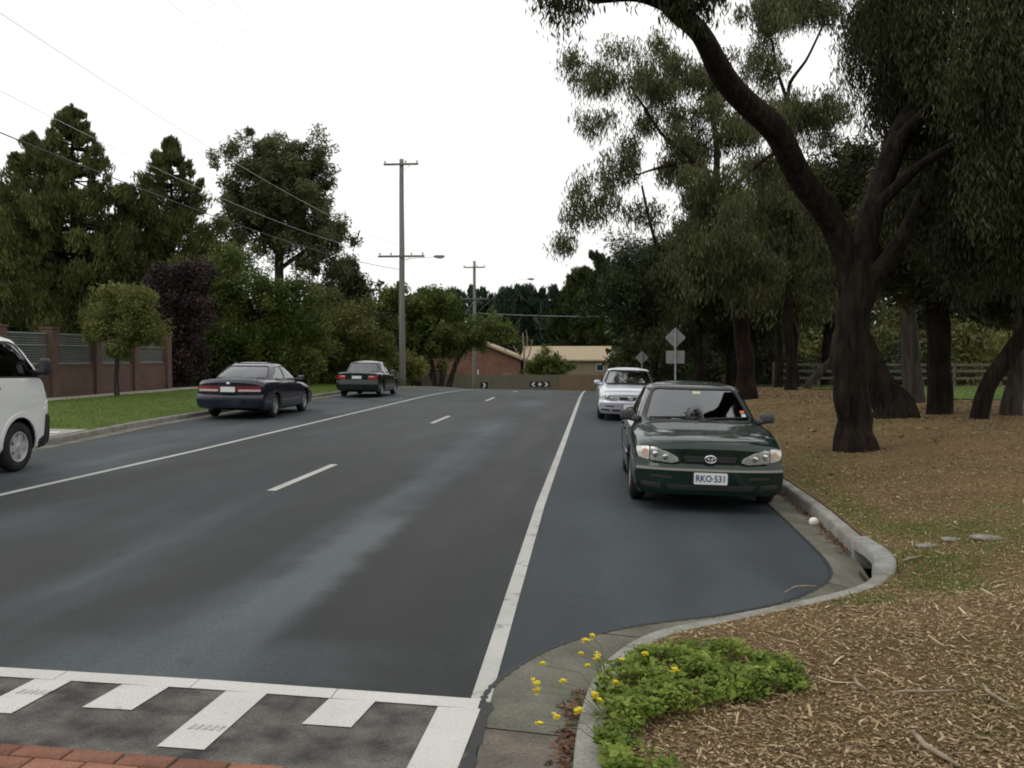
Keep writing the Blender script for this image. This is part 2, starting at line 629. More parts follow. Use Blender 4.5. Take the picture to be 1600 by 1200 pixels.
M['bark_pale'] = mat('bare_pale_bark', (.30, .25, .20), (.2, .17, .14), 2.5, rough=.9)
M['leaf_gum'] = leaf_mat('gum_leaf', [(.011, .016, .003), (.031, .038, .009), (.105, .103, .034)], .26)
M['leaf_gum_far'] = leaf_mat('gum_leaf_olive', [(.038, .046, .015), (.085, .094, .036), (.18, .178, .078)], .3)
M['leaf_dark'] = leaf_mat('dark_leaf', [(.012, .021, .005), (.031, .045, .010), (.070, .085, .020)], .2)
M['leaf_conifer'] = leaf_mat('conifer_leaf', [(.032, .043, .011), (.078, .094, .025), (.165, .172, .055)], .2)
M['leaf_pine'] = leaf_mat('far_pine_leaf', [(.014, .030, .018), (.028, .05, .028), (.05, .075, .04)], .1)
M['leaf_green'] = leaf_mat('green_leaf', [(.032, .050, .007), (.082, .112, .019), (.165, .190, .038)], .3)
M['leaf_street'] = leaf_mat('street_tree_leaf', [(.075, .090, .020), (.145, .160, .042), (.24, .245, .075)], .38)
M['leaf_purple'] = leaf_mat('purple_leaf', [(.014, .009, .010), (.032, .017, .019), (.062, .034, .036)], .15)
M['leaf_olive'] = leaf_mat('olive_leaf', [(.050, .056, .013), (.108, .115, .028), (.19, .185, .055)], .3)
M['leaf_pale'] = leaf_mat('pale_green_leaf', [(.05, .07, .014), (.12, .15, .035), (.22, .25, .075)], .35)
M['leaf_yellow'] = leaf_mat('yellow_green_leaf', [(.09, .10, .025), (.16, .17, .045), (.26, .25, .08)], .3)

# ------------------------------------------------------------------ the ground
RY = np.concatenate([np.arange(-4, 4, .5), np.arange(4, 12, .12), np.arange(12, 40, .8), np.arange(40, 99, 1.0), [99.5]])
gx = np.concatenate([[-900, -400, -150], np.linspace(-80, 80, 41), [150, 400, 900]])
gy = np.concatenate([[-300, -60, -20], np.arange(-4, 140, 4), [200, 400, 1200]])


def zbase(x, y):
    return -0.35 + drop(y)


grid_sheet('ground', lambda y: gx.copy(), gy, zbase, M['earth'])
grid_sheet('road', lambda y: lkerb_x(y) + .30 + (seam_x(y) - lkerb_x(y) - .30) * np.linspace(0, 1, 22), RY, zroad, M['asphalt'])
# the cross street at the end
grid_sheet('cross_street', lambda y: np.linspace(-60, 60, 31), np.linspace(84.0, 92.5, 6), lambda x, y: drop(y) + .135, M['asphalt'])
# raised crossing in front, a rougher seal laid over the road
CX = (-.52, 4.76)


def bar_y(x, off=0):
    return 4.75 - .045 * (x + .57) + off


grid_sheet('crossing_ramp', lambda t: np.linspace(-9.6, -.53, 40), np.linspace(-4, 4.70, 30),
           lambda x, y: zroad(x, y) + .004, M['ramp_asphalt'])
bpy.data.objects['crossing_ramp'].data.transform(Matrix.Identity(4))
for v in bpy.data.objects['crossing_ramp'].data.vertices:
    if v.co.y > 4.6:
        v.co.y = bar_y(v.co.x, -.03)
        v.co.z = float(zroad(v.co.x, v.co.y)) + .004


def strip(name, pts, width, lift, m, n=60):
    """painted line: flat ribbon following the road"""
    P = np.asarray(pts, float)
    t = np.linspace(0, 1, n)
    L = np.concatenate([[0], np.cumsum(np.linalg.norm(np.diff(P, axis=0), axis=1))])
    L /= L[-1]
    X = np.interp(t, L, P[:, 0])
    Y = np.interp(t, L, P[:, 1])
    T = np.gradient(np.stack([X, Y], -1), axis=0)
    T /= np.linalg.norm(T, axis=1)[:, None]
    N = np.stack([T[:, 1], -T[:, 0]], -1) * width / 2
    A = np.stack([X, Y], -1) - N
    B = np.stack([X, Y], -1) + N
    V = np.zeros((n * 2, 3))
    V[0::2, :2] = A
    V[1::2, :2] = B
    V[:, 2] = zroad(V[:, 0], V[:, 1]) + lift
    a = np.arange(n - 1) * 2
    return link(name, np_mesh(name, V, np.stack([a, a + 1, a + 3, a + 2], -1)), m, None, 'structure')


strip('edge_line', [(-.57, 4.72), (-.63, 11), (-.62, 43), (-.62, 64)], .102, .004, M['line_paint'], 160)
strip('edge_line', [(-7.02, 4.8), (-6.96, 10.7), (-6.86, 16), (-6.87, 38), (-6.87, 64)], .105, .004, M['line_paint'], 160)
for i in range(5):
    y0 = 11.56 + 11.95 * i
    x0 = -4.0 - .04 * (i > 0)
    strip('lane_dash', [(x0, y0), (x0, y0 + 2.9)], .115, .004, M['line_paint'], 24)


def poly_sheet(name, quad, lift, m, nu=8, nv=8):
    q = [np.array(p, float) for p in quad]
    V = []
    for j in range(nv + 1):
        for i in range(nu + 1):
            s, t = i / nu, j / nv
            p = (1 - s) * (1 - t) * q[0] + s * (1 - t) * q[1] + s * t * q[2] + (1 - s) * t * q[3]
            V.append((p[0], p[1], float(zroad(p[0], p[1])) + lift))
    Fc = np.array([(j * (nu + 1) + i, j * (nu + 1) + i + 1, (j + 1) * (nu + 1) + i + 1, (j + 1) * (nu + 1) + i) for j in range(nv) for i in range(nu)])
    return link(name, np_mesh(name, np.array(V), Fc), m, None, 'structure')


# white bar and teeth of the crossing
xs_b = np.linspace(-9.5, -.565, 13)
for a, b in zip(xs_b[:-1], xs_b[1:]):     # laid in short lengths with hairline joins
    poly_sheet('crossing_bar', [(a, bar_y(a, -.135)), (b - .004, bar_y(b, -.135)), (b - .004, bar_y(b)), (a, bar_y(a))], .009, M['bar_paint'])
for x, wd, y0 in ((-.66, .21, 3.0), (-1.20, .235, 4.30), (-1.75, .215, 3.965), (-2.29, .25, 4.36), (-2.80, .20, 4.25), (-3.36, .235, 4.5),
                  (-3.9, .21, 4.0), (-4.45, .235, 4.4), (-5.0, .21, 4.0)):
    sk = .035
    poly_sheet('crossing_tooth', [(x - wd / 2 - sk, y0 + .006), (x + wd / 2 - sk, y0), (x + wd / 2, bar_y(x, -.137)), (x - wd / 2, bar_y(x, -.137))], .009, M['bar_paint'])

# brick paving of the crossing table, each brick its own piece
pav = empty('brick_paving', (0, 0, 0))
tag(pav, kind='structure')
bb = bmesh.new()
bmesh.ops.create_cube(bb, size=1)
for v in bb.verts: v.co = Vector((v.co.x * .226, v.co.y * .108, v.co.z * .05))
bmesh.ops.bevel(bb, geom=[e for e in bb.edges], offset=.004, segments=1, affect='EDGES')
brick_me = bpy.data.meshes.new('brick')
bb.to_mesh(brick_me)
bb.free()
brick_me.materials.append(M['paver'])
for r_ in range(5):
    for k in range(24):
        x = -1.16 - k * .236 - (.118 if r_ % 2 else 0)
        y = 3.79 - r_ * .116 - .055 * (x + 1.3)
        o = bpy.data.objects.new('brick', brick_me)
        o.location = (x, y, float(zroad(x, y)) - .012 + random.uniform(-.0015, .0015))
        o.rotation_euler = (random.uniform(-.01, .01), random.uniform(-.01, .01) + .02, -.055 + random.uniform(-.008, .008))
        o.parent = pav
        C.objects.link(o)

# ---- right gutter (slabs), kerb, drain inlet
KS = KERB_S


def tarline(name, P, wd, lift):
    V, n = [], len(P)
    T = np.gradient(P, axis=0)
    T /= np.linalg.norm(T, axis=1)[:, None]
    N = np.stack([T[:, 1], -T[:, 0]], -1)
    for s in (-1, 1):
        ww = wd * (1 + .5 * np.sin(np.arange(n) * 1.7) * np.sin(np.arange(n) * .37))
        Q = P + N * (s * ww / 2)[:, None]
        V.append(np.stack([Q[:, 0], Q[:, 1], zroad(Q[:, 0], Q[:, 1]) + lift], -1))
    V = np.stack(V, 1).reshape(-1, 3)
    a = np.arange(n - 1) * 2
    return link(name, np_mesh(name, V, np.stack([a, a + 1, a + 3, a + 2], -1)), M['joint'], None, 'structure')


sm = SEAM_S[(SEAM_S[:, 1] > 4.70) & (SEAM_S[:, 1] < 30)]
tarline('tar_joint', sm + np.array([-.006, 0]), .030, .006)
tarline('tar_joint', np.array([(-.530, y) for y in np.linspace(2, 4.72, 40)]), .048, .0065)
gut = empty('gutter')
tag(gut, kind='structure')
cuts = [-3.0, 4.40, 6.02, 7.72, 9.5, 12.0, 15, 18, 21, 24, 27, 30, 36, 42, 50, 60]
for a, b in zip(cuts[:-1], cuts[1:]):
    ys = np.linspace(a + .006, b - .006, max(4, int((b - a) / .12) if b < 12 else 5))

    def zg(x, y):
        f = (x - seam_x(y)) / (kerb_x(y) - seam_x(y) + 1e-6)
        dip = .09 * np.exp(-((y - 8.35) / .75) ** 2)
        return zroad(x, y) + .003 - (.022 + dip) * np.clip(f, 0, 1)
    grid_sheet('gutter_slab', lambda y: seam_x(y) + (kerb_x(y) + .03 - seam_x(y)) * np.linspace(0, 1, 9), ys, zg, M['gutter_near'] if b < 5 else M['gutter'], None, gut)
grid_sheet('gutter_bed', lambda y: seam_x(y) + (kerb_x(y) - .01 - seam_x(y)) * np.linspace(0.02, .98, 5), RY[RY < 60], lambda x, y: zroad(x, y) - .09, M['void'], 'structure')


def kerb_run(name, P, prof, zf, m, parent=None, jitter=0, kscale=False):
    """sweep a profile (offset to the right of travel, height) along plan points"""
    T = np.gradient(P, axis=0)
    T /= np.linalg.norm(T, axis=1)[:, None]
    N = np.stack([T[:, 1], -T[:, 0]], -1)
    n, k = len(P), len(prof)
    V = np.zeros((n, k, 3))
    for j, (o, z) in enumerate(prof):
        V[:, j, :2] = P + N * o
        V[:, j, 2] = zf(P[:, 0], P[:, 1]) + (z * ktop(P[:, 1]) / .115 if kscale and z > 0 else z) + (jitter * rng.normal(0, 1, n) if 0 < j < k - 1 else 0)
    a = (np.arange(n - 1)[:, None] * k + np.arange(k - 1)[None, :]).ravel()
    Fc = [np.stack([a, a + 1, a + k + 1, a + k], -1)]
    caps = np.array([list(range(k - 1, -1, -1)), list(range((n - 1) * k, n * k))])
    me = np_mesh(name, V.reshape(-1, 3), Fc + [caps])
    return link(name, me, m, parent, None if parent is not None else 'structure')


kz = lambda x, y: cross(x) + drop(y)
KPROF = [(.0, -.15), (.003, .06), (.007, .098), (.018, .110), (.10, .114), (.122, .111), (.130, .09), (.132, -.15)]
kerb = empty('kerb')
tag(kerb, kind='structure')
kc = [-3.0, 3.2, 5.6, 7.84]
for a, b in zip(kc[:-1], kc[1:]):
    P = KS[(KS[:, 1] > a) & (KS[:, 1] < b)]
    kerb_run('kerb_stone', P, KPROF, kz, M['concrete'], kerb, .0012, True)
kc = [9.10, 12, 15, 18, 21, 25, 30, 36, 44, 55]
for a, b in zip(kc[:-1], kc[1:]):
    ys = np.linspace(a + .004, b - .004, 14)
    kerb_run('kerb_stone', np.stack([kerb_x(ys), ys], -1), KPROF, kz, M['concrete'], kerb, .0012)
inl = empty('drain_inlet', (2.3, 8.1, -.1), 0, 'concrete side-entry storm drain set into the kerb bend in front of the green sedan', 'drain')


def rel(o, parent):
    """child built in world coordinates"""
    o.parent = parent
    o.matrix_parent_inverse = Matrix.Translation(-Vector(parent.location))
    return o


ys = np.linspace(7.80, 9.10, 30)
LP = np.stack([kerb_x(ys), ys], -1)
LP[:, 0] += .02 - .02 * np.cos(np.linspace(0, 2 * np.pi, 30))
rel(kerb_run('lintel', LP, [(-.005, .035), (-.008, .112), (0.006, .130), (.135, .138), (.160, .125), (.160, -.1), (.12, -.1), (.10, .035)], kz, M['lintel'], inl), inl)
for y in (7.86, 9.04):
    o = MB().box((float(kerb_x(y)) + .08, y, -.11), (.16, .13, .28)).build('inlet_cheek', M['lintel'], inl, bevel=.01)
    rel(o, inl)
yv = np.linspace(7.88, 9.0, 16)
o = kerb_run('pit_recess', np.stack([kerb_x(yv), yv], -1), [(.03, -.4), (.03, -.14), (.0, -.12), (.0, -.13), (.34, -.6), (.36, .04), (.38, .04), (.38, -.4)], kz, M['void'], inl)
rel(o, inl)

# ---- left gutter lip, kerb, verge, footpath
ys = np.concatenate([np.arange(-3, 30, .6), np.arange(30, 98, 1.5)])
grid_sheet('left_gutter', lambda y: lkerb_x(y) + np.linspace(-.02, .31, 4), ys, lambda x, y: zroad(x, y) + .003, M['gutter'])
LP = np.stack([lkerb_x(ys), ys], -1)
kerb_run('left_kerb', LP, [(o_ * -1, z) for o_, z in KPROF][::-1], kz, M['concrete'])
vx = np.concatenate([np.linspace(.14, 6, 16), [6.3]])
grid_sheet('verge', lambda y: lkerb_x(y) - vx, np.concatenate([np.arange(-3, 60, .8), np.arange(60, 83, 2)]), zleft, M['grass_ground'])
grid_sheet('footpath', lambda y: -16.45 - np.linspace(0, 1.2, 4), np.arange(-3, 82, 2), lambda x, y: zleft(x, y) + .012, M['path'])
grid_sheet('garden_strip', lambda y: -17.6 - np.array([0, .8, 2, 5, 12, 30, 60.]), np.arange(-3, 84, 3), lambda x, y: zleft(-16.5, y) + .01, M['soil'])
grid_sheet('verge', lambda y: -16.2 - np.linspace(0, .3, 2), np.arange(-3, 82, 2), lambda x, y: zleft(x, y) + .005, M['grass_ground'])
# concrete crossing for prams beside the van
grid_sheet('verge_crossing', lambda y: lkerb_x(y) - np.linspace(.12, 1.5, 6), np.linspace(10.5, 18.4, 14), lambda x, y: zleft(x, y) + .008, M['path'])
# ---- right: mulch and lawn
mxs = np.concatenate([[0], np.linspace(.07, 8, 60), np.linspace(8.6, 30, 26), [40, 60, 90]])
grid_sheet('mulch', lambda y: kback_x(y) + mxs, np.concatenate([np.arange(-4, 3, .5), np.arange(3, 14, .12), np.arange(14, 40, .8), np.arange(40, 84, 2.0)]), zright, M['mulch'])
lx = np.linspace(0, 1, 12)
grid_sheet('lawn', lambda y: (10.5 + 1.2 * math.sin(y * .7) + max(0, 33 - y) * 1.1 * (1 if y < 33 else 0)) + lx * 75, np.arange(27, 82, 1.5), lambda x, y: zright(x, y) + .03, M['lawn'])
grid_sheet('track', lambda y: np.linspace(8, 90, 12), np.arange(50.5, 54.6, 1), lambda x, y: zright(x, y) + .06, M['path'])

# ================================================================== vehicles
def pchip(x, y, xi):
    x, y = np.asarray(x, float), np.asarray(y, float)
    h = np.diff(x)
    d = np.diff(y) / h
    m = np.zeros_like(y)
    for i in range(1, len(x) - 1):
        if d[i - 1] * d[i] > 0:
            w1, w2 = 2 * h[i] + h[i - 1], h[i] + 2 * h[i - 1]
            m[i] = (w1 + w2) / (w1 / d[i - 1] + w2 / d[i])
    m[0], m[-1] = d[0], d[-1]
    i = np.clip(np.searchsorted(x, xi) - 1, 0, len(x) - 2)
    t = (xi - x[i]) / h[i]
    return ((2 * t ** 3 - 3 * t ** 2 + 1) * y[i] + (t ** 3 - 2 * t ** 2 + t) * h[i] * m[i] + (-2 * t ** 3 + 3 * t ** 2) * y[i + 1] + (t ** 3 - t ** 2) * h[i] * m[i + 1])


def curve_pts(P, n):
    """smooth curve through 2D points, n samples by chord length"""
    P = np.asarray(P, float)
    L = np.concatenate([[0], np.cumsum(np.linalg.norm(np.diff(P, axis=0), axis=1))])
    t = np.linspace(0, L[-1], n)
    return np.stack([pchip(L, P[:, 0], t), pchip(L, P[:, 1], t)], -1)


def weld(V, Fc, tol=1e-5):
    bm = bmesh.new()
    vs = [bm.verts.new(p) for p in V]
    for f in Fc:
        g = []
        for i in f:
            if vs[i] not in g: g.append(vs[i])
        if len(g) > 2:
            try: bm.faces.new(g)
            except ValueError: pass
    bmesh.ops.remove_doubles(bm, verts=bm.verts, dist=tol)
    bmesh.ops.recalc_face_normals(bm, faces=bm.faces)
    return bm


def loft_closed(secs):
    """secs (n,k,2): half profiles (x>=0,z) from bottom centre to top centre + y; returns V,F of closed solid"""
    ys, P = secs
    n, k = P.shape[:2]
    V, Fc = [], []
    for s in (1, -1):
        b = len(V)
        for i in range(n):
            for j in range(k):
                V.append((s * P[i, j, 0], ys[i], P[i, j, 1]))
        for i in range(n - 1):
            for j in range(k - 1):
                a = b + i * k + j
                Fc.append((a, a + 1, a + k + 1, a + k))
    for i in (0, n - 1):                      # end caps as rows
        b = len(V)
        m = 25
        for j in range(k):
            for q in range(m):
                V.append((P[i, j, 0] * (2 * q / (m - 1) - 1), ys[i], P[i, j, 1]))
        for j in range(k - 1):
            for q in range(m - 1):
                a = b + j * m + q
                Fc.append((a, a + 1, a + m + 1, a + m))
    return np.array(V), Fc


def tmp_obj(bm, mats=()):
    me = bpy.data.meshes.new('tmp')
    bm.to_mesh(me)
    bm.free()
    for m in mats: me.materials.append(m)
    o = bpy.data.objects.new('tmp', me)
    C.objects.link(o)
    return o


def boolean(o, cutters, op='DIFFERENCE'):
    for c in cutters:
        md = o.modifiers.new('b', 'BOOLEAN')
        md.operation = op
        md.object = c
        md.solver = 'EXACT'
    bpy.context.view_layer.update()
    dg = bpy.context.evaluated_depsgraph_get()
    me = bpy.data.meshes.new_from_object(o.evaluated_get(dg))
    old = o.data
    o.modifiers.clear()
    o.data = me
    for c in cutters:
        bpy.data.objects.remove(c)
    return o


def prism(poly, axis, a, b, mats=()):
    """extrude a 2D polygon along an axis between a and b"""
    def P(p, t):
        return (t, p[0], p[1]) if axis == 'x' else ((p[0], t, p[1]) if axis == 'y' else (p[0], p[1], t))
    n = len(poly)
    bm = bmesh.new()
    A = [bm.verts.new(P(p, a)) for p in poly]
    B = [bm.verts.new(P(p, b)) for p in poly]
    bm.faces.new(A)
    bm.faces.new(B)
    for i in range(n): bm.faces.new((A[i], A[(i + 1) % n], B[(i + 1) % n], B[i]))
    bmesh.ops.recalc_face_normals(bm, faces=bm.faces)
    return tmp_obj(bm, mats)


def round_poly(P, r=.05, n=4):
    P = [np.array(p, float) for p in P]
    out = []
    for i, p in enumerate(P):
        a, b = P[i - 1] - p, P[(i + 1) % len(P)] - p
        la, lb = np.linalg.norm(a), np.linalg.norm(b)
        q = min(r, la * .45, lb * .45)
        s, e = p + a / la * q, p + b / lb * q
        for k in range(n + 1):
            t = k / n
            out.append(tuple((1 - t) ** 2 * s + 2 * t * (1 - t) * p + t * t * e))
    return out


def grow(P, d):
    """push a polygon outward by d (negative: inward)"""
    P = [np.array(p, float) for p in P]
    ar = sum(P[i - 1][0] * P[i][1] - P[i][0] * P[i - 1][1] for i in range(len(P)))
    sg = 1 if ar > 0 else -1
    out = []
    for i, p in enumerate(P):
        t = P[(i + 1) % len(P)] - P[i - 1]
        t /= np.linalg.norm(t) + 1e-9
        out.append(tuple(p + sg * d * np.array([t[1], -t[0]])))
    return out


class Skin:
    """a surface that outlines can be projected on: panels, lamps, panes and strips follow the body's curve"""

    def __init__(s, V, Fc):
        s.bvh = BVHTree.FromPolygons([tuple(v) for v in V], [tuple(f) for f in Fc])

    def hit(s, p, axis, sgn):
        if axis == 'y': o, d = Vector((p[0], sgn * 9, p[1])), Vector((0, -sgn, 0))
        elif axis == 'x': o, d = Vector((sgn * 9, p[0], p[1])), Vector((-sgn, 0, 0))
        else: o, d = Vector((p[0], p[1], sgn * 9)), Vector((0, 0, -sgn))
        h = s.bvh.ray_cast(o, d)
        if h[0] is None:
            q = o + d * 7.0
            h = s.bvh.find_nearest(q)
        n = h[1] if h[1].dot(d) < 0 else -h[1]
        return h[0], n

    def patch(s, name, poly, axis, sgn, off, thick, m, parent, nu=12, nv=10, smooth=True):
        P = np.asarray(poly, float)
        lo, hi = P[:, 1].min(), P[:, 1].max()
        zs = np.unique(np.round(np.concatenate([np.linspace(lo, hi, nv), P[:, 1]]), 4))
        keep = [zs[0]]
        for z in zs[1:]:
            if z - keep[-1] > .003: keep.append(z)
        keep[-1] = zs[-1]
        rows = []
        for z in keep:
            zz = min(max(z, lo + 1e-4), hi - 1e-4)
            xs = []
            for i in range(len(P)):
                a, b = P[i - 1], P[i]
                if (a[1] - zz) * (b[1] - zz) <= 0 and abs(a[1] - b[1]) > 1e-9:
                    xs.append(a[0] + (zz - a[1]) / (b[1] - a[1]) * (b[0] - a[0]))
            if len(xs) < 2: continue
            rows.append((zz, min(xs), max(xs)))
        V0, V1 = [], []
        for z, x0, x1 in rows:
            for q in range(nu + 1):
                h, n = s.hit((x0 + (x1 - x0) * q / nu, z), axis, sgn)
                V1.append(h + n * off)
                V0.append(h + n * (off - thick))
        k, r = nu + 1, len(rows)
        Fc = []
        N = len(V1)
        for j in range(r - 1):
            for q in range(nu):
                a = j * k + q
                Fc.append((a, a + 1, a + k + 1, a + k))
                Fc.append((N + a + k, N + a + k + 1, N + a + 1, N + a))
        bd = [q for q in range(k)] + [j * k + nu for j in range(1, r)] + [(r - 1) * k + q for q in range(nu - 1, -1, -1)] + [j * k for j in range(r - 2, 0, -1)]
        for i in range(len(bd)):
            a, b = bd[i], bd[(i + 1) % len(bd)]
            Fc.append((a, N + a, N + b, b))
        bm = weld(V1 + V0, Fc, 1e-6)
        me = bpy.data.meshes.new(name)
        bm.to_mesh(me)
        bm.free()
        if smooth:
            me.polygons.foreach_set('use_smooth', np.ones(len(me.polygons), bool))
            try: me.set_sharp_from_angle(angle=R(35))
            except Exception: pass
        return link(name, me, m, parent)

    def strip(s, name, line, axis, sgn, width, off, thick, m, parent, closed=False, n=40):
        P = np.asarray(list(line) + ([line[0]] if closed else []), float)
        L = np.concatenate([[0], np.cumsum(np.linalg.norm(np.diff(P, axis=0), axis=1))])
        t = np.linspace(0, L[-1], n)
        Q = np.stack([np.interp(t, L, P[:, 0]), np.interp(t, L, P[:, 1])], -1)
        T = np.gradient(Q, axis=0)
        if closed:
            T[0] = T[-1] = Q[1] - Q[-2]
        T /= np.linalg.norm(T, axis=1)[:, None] + 1e-9
        N = np.stack([T[:, 1], -T[:, 0]], -1) * width / 2
        V, Fc = [], []
        for i in range(n):
            for p in (Q[i] - N[i], Q[i] + N[i]):
                h, nn = s.hit(p, axis, sgn)
                V.append(h + nn * (off - thick))
                V.append(h + nn * off)
        for i in range(n - 1):
            a = i * 4
            Fc += [(a + 1, a + 3, a + 7, a + 5), (a, a + 1, a + 5, a + 4), (a + 3, a + 2, a + 6, a + 7), (a + 2, a, a + 4, a + 6)]
        if not closed: Fc += [(0, 2, 3, 1), (4 * n - 4, 4 * n - 3, 4 * n - 1, 4 * n - 2)]
        bm = weld(V, Fc, 1e-6)
        me = bpy.data.meshes.new(name)
        bm.to_mesh(me)
        bm.free()
        return link(name, me, m, parent)


def paint(name, c, metal=.3, rough=.32, coat=1.0):
    m, nt, b = nodes_of(name)
    f = noise(nt, 3, 5, .6)
    dirt = ramp(nt, f, [(.35, 0.0), (.8, .05)])
    nt.links.new(mixc(nt, dirt, c, (.07, .065, .055)), b.inputs['Base Color'])
    b.inputs['Metallic'].default_value = metal
    b.inputs['Roughness'].default_value = rough
    b.inputs['Specular IOR Level'].default_value = .5 if metal > .3 or c[0] > .5 else .06
    b.inputs['Coat Weight'].default_value = coat
    rr = ramp(nt, noise(nt, 6, 4), [(.3, .03), (.8, .10)])
    nt.links.new(rr, b.inputs['Coat Roughness'])
    return m


M['green_paint'] = paint('dark_green_metallic', (.0020, .0135, .0105), 0, .4, .9)
M['silver_paint'] = paint('silver_metallic', (.50, .53, .58), .55, .35)
M['silver_lower'] = paint('silver_lower', (.33, .32, .38), .5, .4)
M['navy_paint'] = paint('navy_metallic', (.006, .008, .021), 0, .4, 1)
M['black_paint'] = paint('dark_bottle_green', (.0035, .010, .0085), 0, .4, 1)
M['white_paint'] = paint('white_enamel', (.74, .755, .735), 0, .35)
M['rubber'] = mat('rubber', (.016, .016, .017), (.028, .027, .025), 6, rough=.85, spec=.25)
M['plastic'] = mat('black_plastic', (.018, .018, .019), rough=.55, spec=.4)
M['grille_bar'] = mat('grille_bar', (.085, .095, .092), rough=.3, metal=.4)
M['moulding_lit'] = mat('bumper_moulding_lit', (.21, .20, .18), rough=.45)  # light caught along the bumper strip is put into this paler colour
M['mirror_face'] = mat('mirror_face', (.20, .21, .22), rough=.05, metal=1)
M['plastic_grey'] = mat('grey_plastic', (.05, .05, .055), (.035, .035, .038), 10, rough=.6)
M['interior'] = mat('cabin_trim', (.085, .085, .082), (.06, .06, .058), 6, rough=.9, spec=.2)
M['seat'] = mat('seat_cloth', (.20, .20, .205), (.14, .14, .145), 20, rough=.95, spec=.1)
M['glass'] = glass_mat('car_glass', (.74, .82, .78), 2.1)
M['glass_bright'] = glass_mat('windscreen_glass', (.8, .88, .84), 3.2)
M['glass_dark'] = glass_mat('car_glass_dark', (.34, .40, .38), 2.1)
M['lens'] = glass_mat('lamp_lens', (.92, .93, .92), 1.5)
M['chrome'] = mat('chrome', (.75, .76, .78), rough=.12, metal=1)
M['reflector'] = mat('lamp_reflector', (.97, .97, .94), (.66, .66, .63), 34, rough=.25, metal=.12, bs=.6, bscale=40, bd=.01, lo=.4, hi=.55)
M['reflector_pale'] = mat('pale_reflector', (.66, .64, .60), (.48, .46, .42), 30, rough=.25, metal=.4, bs=.4, bscale=50, bd=.01)
M['amber'] = mat('amber_lens', (.50, .27, .16), (.62, .52, .45), 22, rough=.25, spec=.5, coat=.5)
M['tail_red'] = mat('tail_lens_red', (.19, .010, .016), (.12, .008, .012), 30, rough=.25, spec=.5, coat=1)
M['tail_bright'] = mat('tail_lens_bright_red', (.42, .012, .016), (.30, .010, .014), 30, rough=.25, spec=.5, coat=1)
M['tail_clear'] = mat('tail_lens_clear', (.62, .52, .50), (.45, .36, .35), 30, rough=.25, coat=1)
M['plate'] = mat('number_plate', (.72, .73, .72), (.62, .64, .64), 14, rough=.45)
M['plate_blue'] = mat('plate_lettering', (.02, .035, .12), rough=.5)
M['alloy'] = mat('alloy_wheel', (.42, .43, .44), (.30, .30, .30), 10, rough=.4, metal=.7)
M['hubcap'] = mat('silver_hubcap', (.55, .56, .56), (.40, .40, .40), 9, rough=.42, metal=.4)
M['wheelwell'] = mat('wheel_well', (.010, .010, .010), rough=.95)


def text_mesh(name, txt, size, m, parent, loc, rot, depth=.002):
    cu = bpy.data.curves.new(name, 'FONT')
    cu.body = txt
    cu.size = size
    cu.extrude = depth
    cu.offset = size * .018
    cu.align_x = 'CENTER'
    cu.align_y = 'CENTER'
    cu.resolution_u = 2
    o = bpy.data.objects.new('tmp', cu)
    C.objects.link(o)
    bpy.context.view_layer.update()
    me = bpy.data.meshes.new_from_object(o.evaluated_get(bpy.context.evaluated_depsgraph_get()))
    bpy.data.objects.remove(o)
    r = link(name, me, m, parent)
    r.location = loc
    r.rotation_euler = rot
    return r


def lathe(prof, n=32):
    """prof [(x along axle, r)]"""
    V, Fc = [], []
    for i in range(n):
        a = 2 * math.pi * i / n
        for x, r in prof: V.append((x, r * math.cos(a), r * math.sin(a)))
    k = len(prof)
    for i in range(n):
        for j in range(k - 1):
            a, b = i * k + j, ((i + 1) % n) * k + j
            Fc.append((a, a + 1, b + 1, b))
    return V, Fc


def wheel_meshes(r, wd, rimr, style):
    """outer face towards +x"""
    ty = MB().add(*lathe([(-wd / 2, rimr), (-wd / 2 - .002, r - .05), (-wd / 2 + .02, r - .012), (-wd / 2 + .045, r), (wd / 2 - .045, r), (wd / 2 - .02, r - .012), (wd / 2 + .002, r - .05), (wd / 2 - .004, rimr + .012), (wd / 2 - .02, rimr - .006), (-wd / 2, rimr)], 40))
    h = wd / 2
    rim = MB().add(*lathe([(h - .018, rimr), (h - .008, rimr - .004), (h - .012, rimr - .022), (h - .045, rimr - .03), (h - .085, rimr - .05), (h - .09, .05), (h - .09, 0)], 40))
    n = {'five': 5, 'six': 6, 'cap': 7}[style]
    for i in range(n):
        a = 2 * math.pi * i / n + .3
        c, s = math.cos(a), math.sin(a)
        wi, wo = {'five': (.075, .065), 'six': (.085, .10), 'cap': (.07, .10)}[style]
        q = []
        for x0, rr, ww in ((h - .022, .035, wi), (h - .028, rimr - .012, wo)):
            for sg in (-1, 1):
                for dx in (-.05, 0):
                    q.append((x0 + dx, rr * c - sg * ww / 2 * s, rr * s + sg * ww / 2 * c))
        rim.add(q, [(0, 1, 3, 2), (4, 6, 7, 5), (0, 4, 5, 1), (2, 3, 7, 6), (1, 5, 7, 3), (0, 2, 6, 4)])
    rim.add(*lathe([(h - .07, .062), (h - .016, .058), (h - .010, .04), (h - .006, .0)], 20))
    return ty, rim


WHEELS = {}


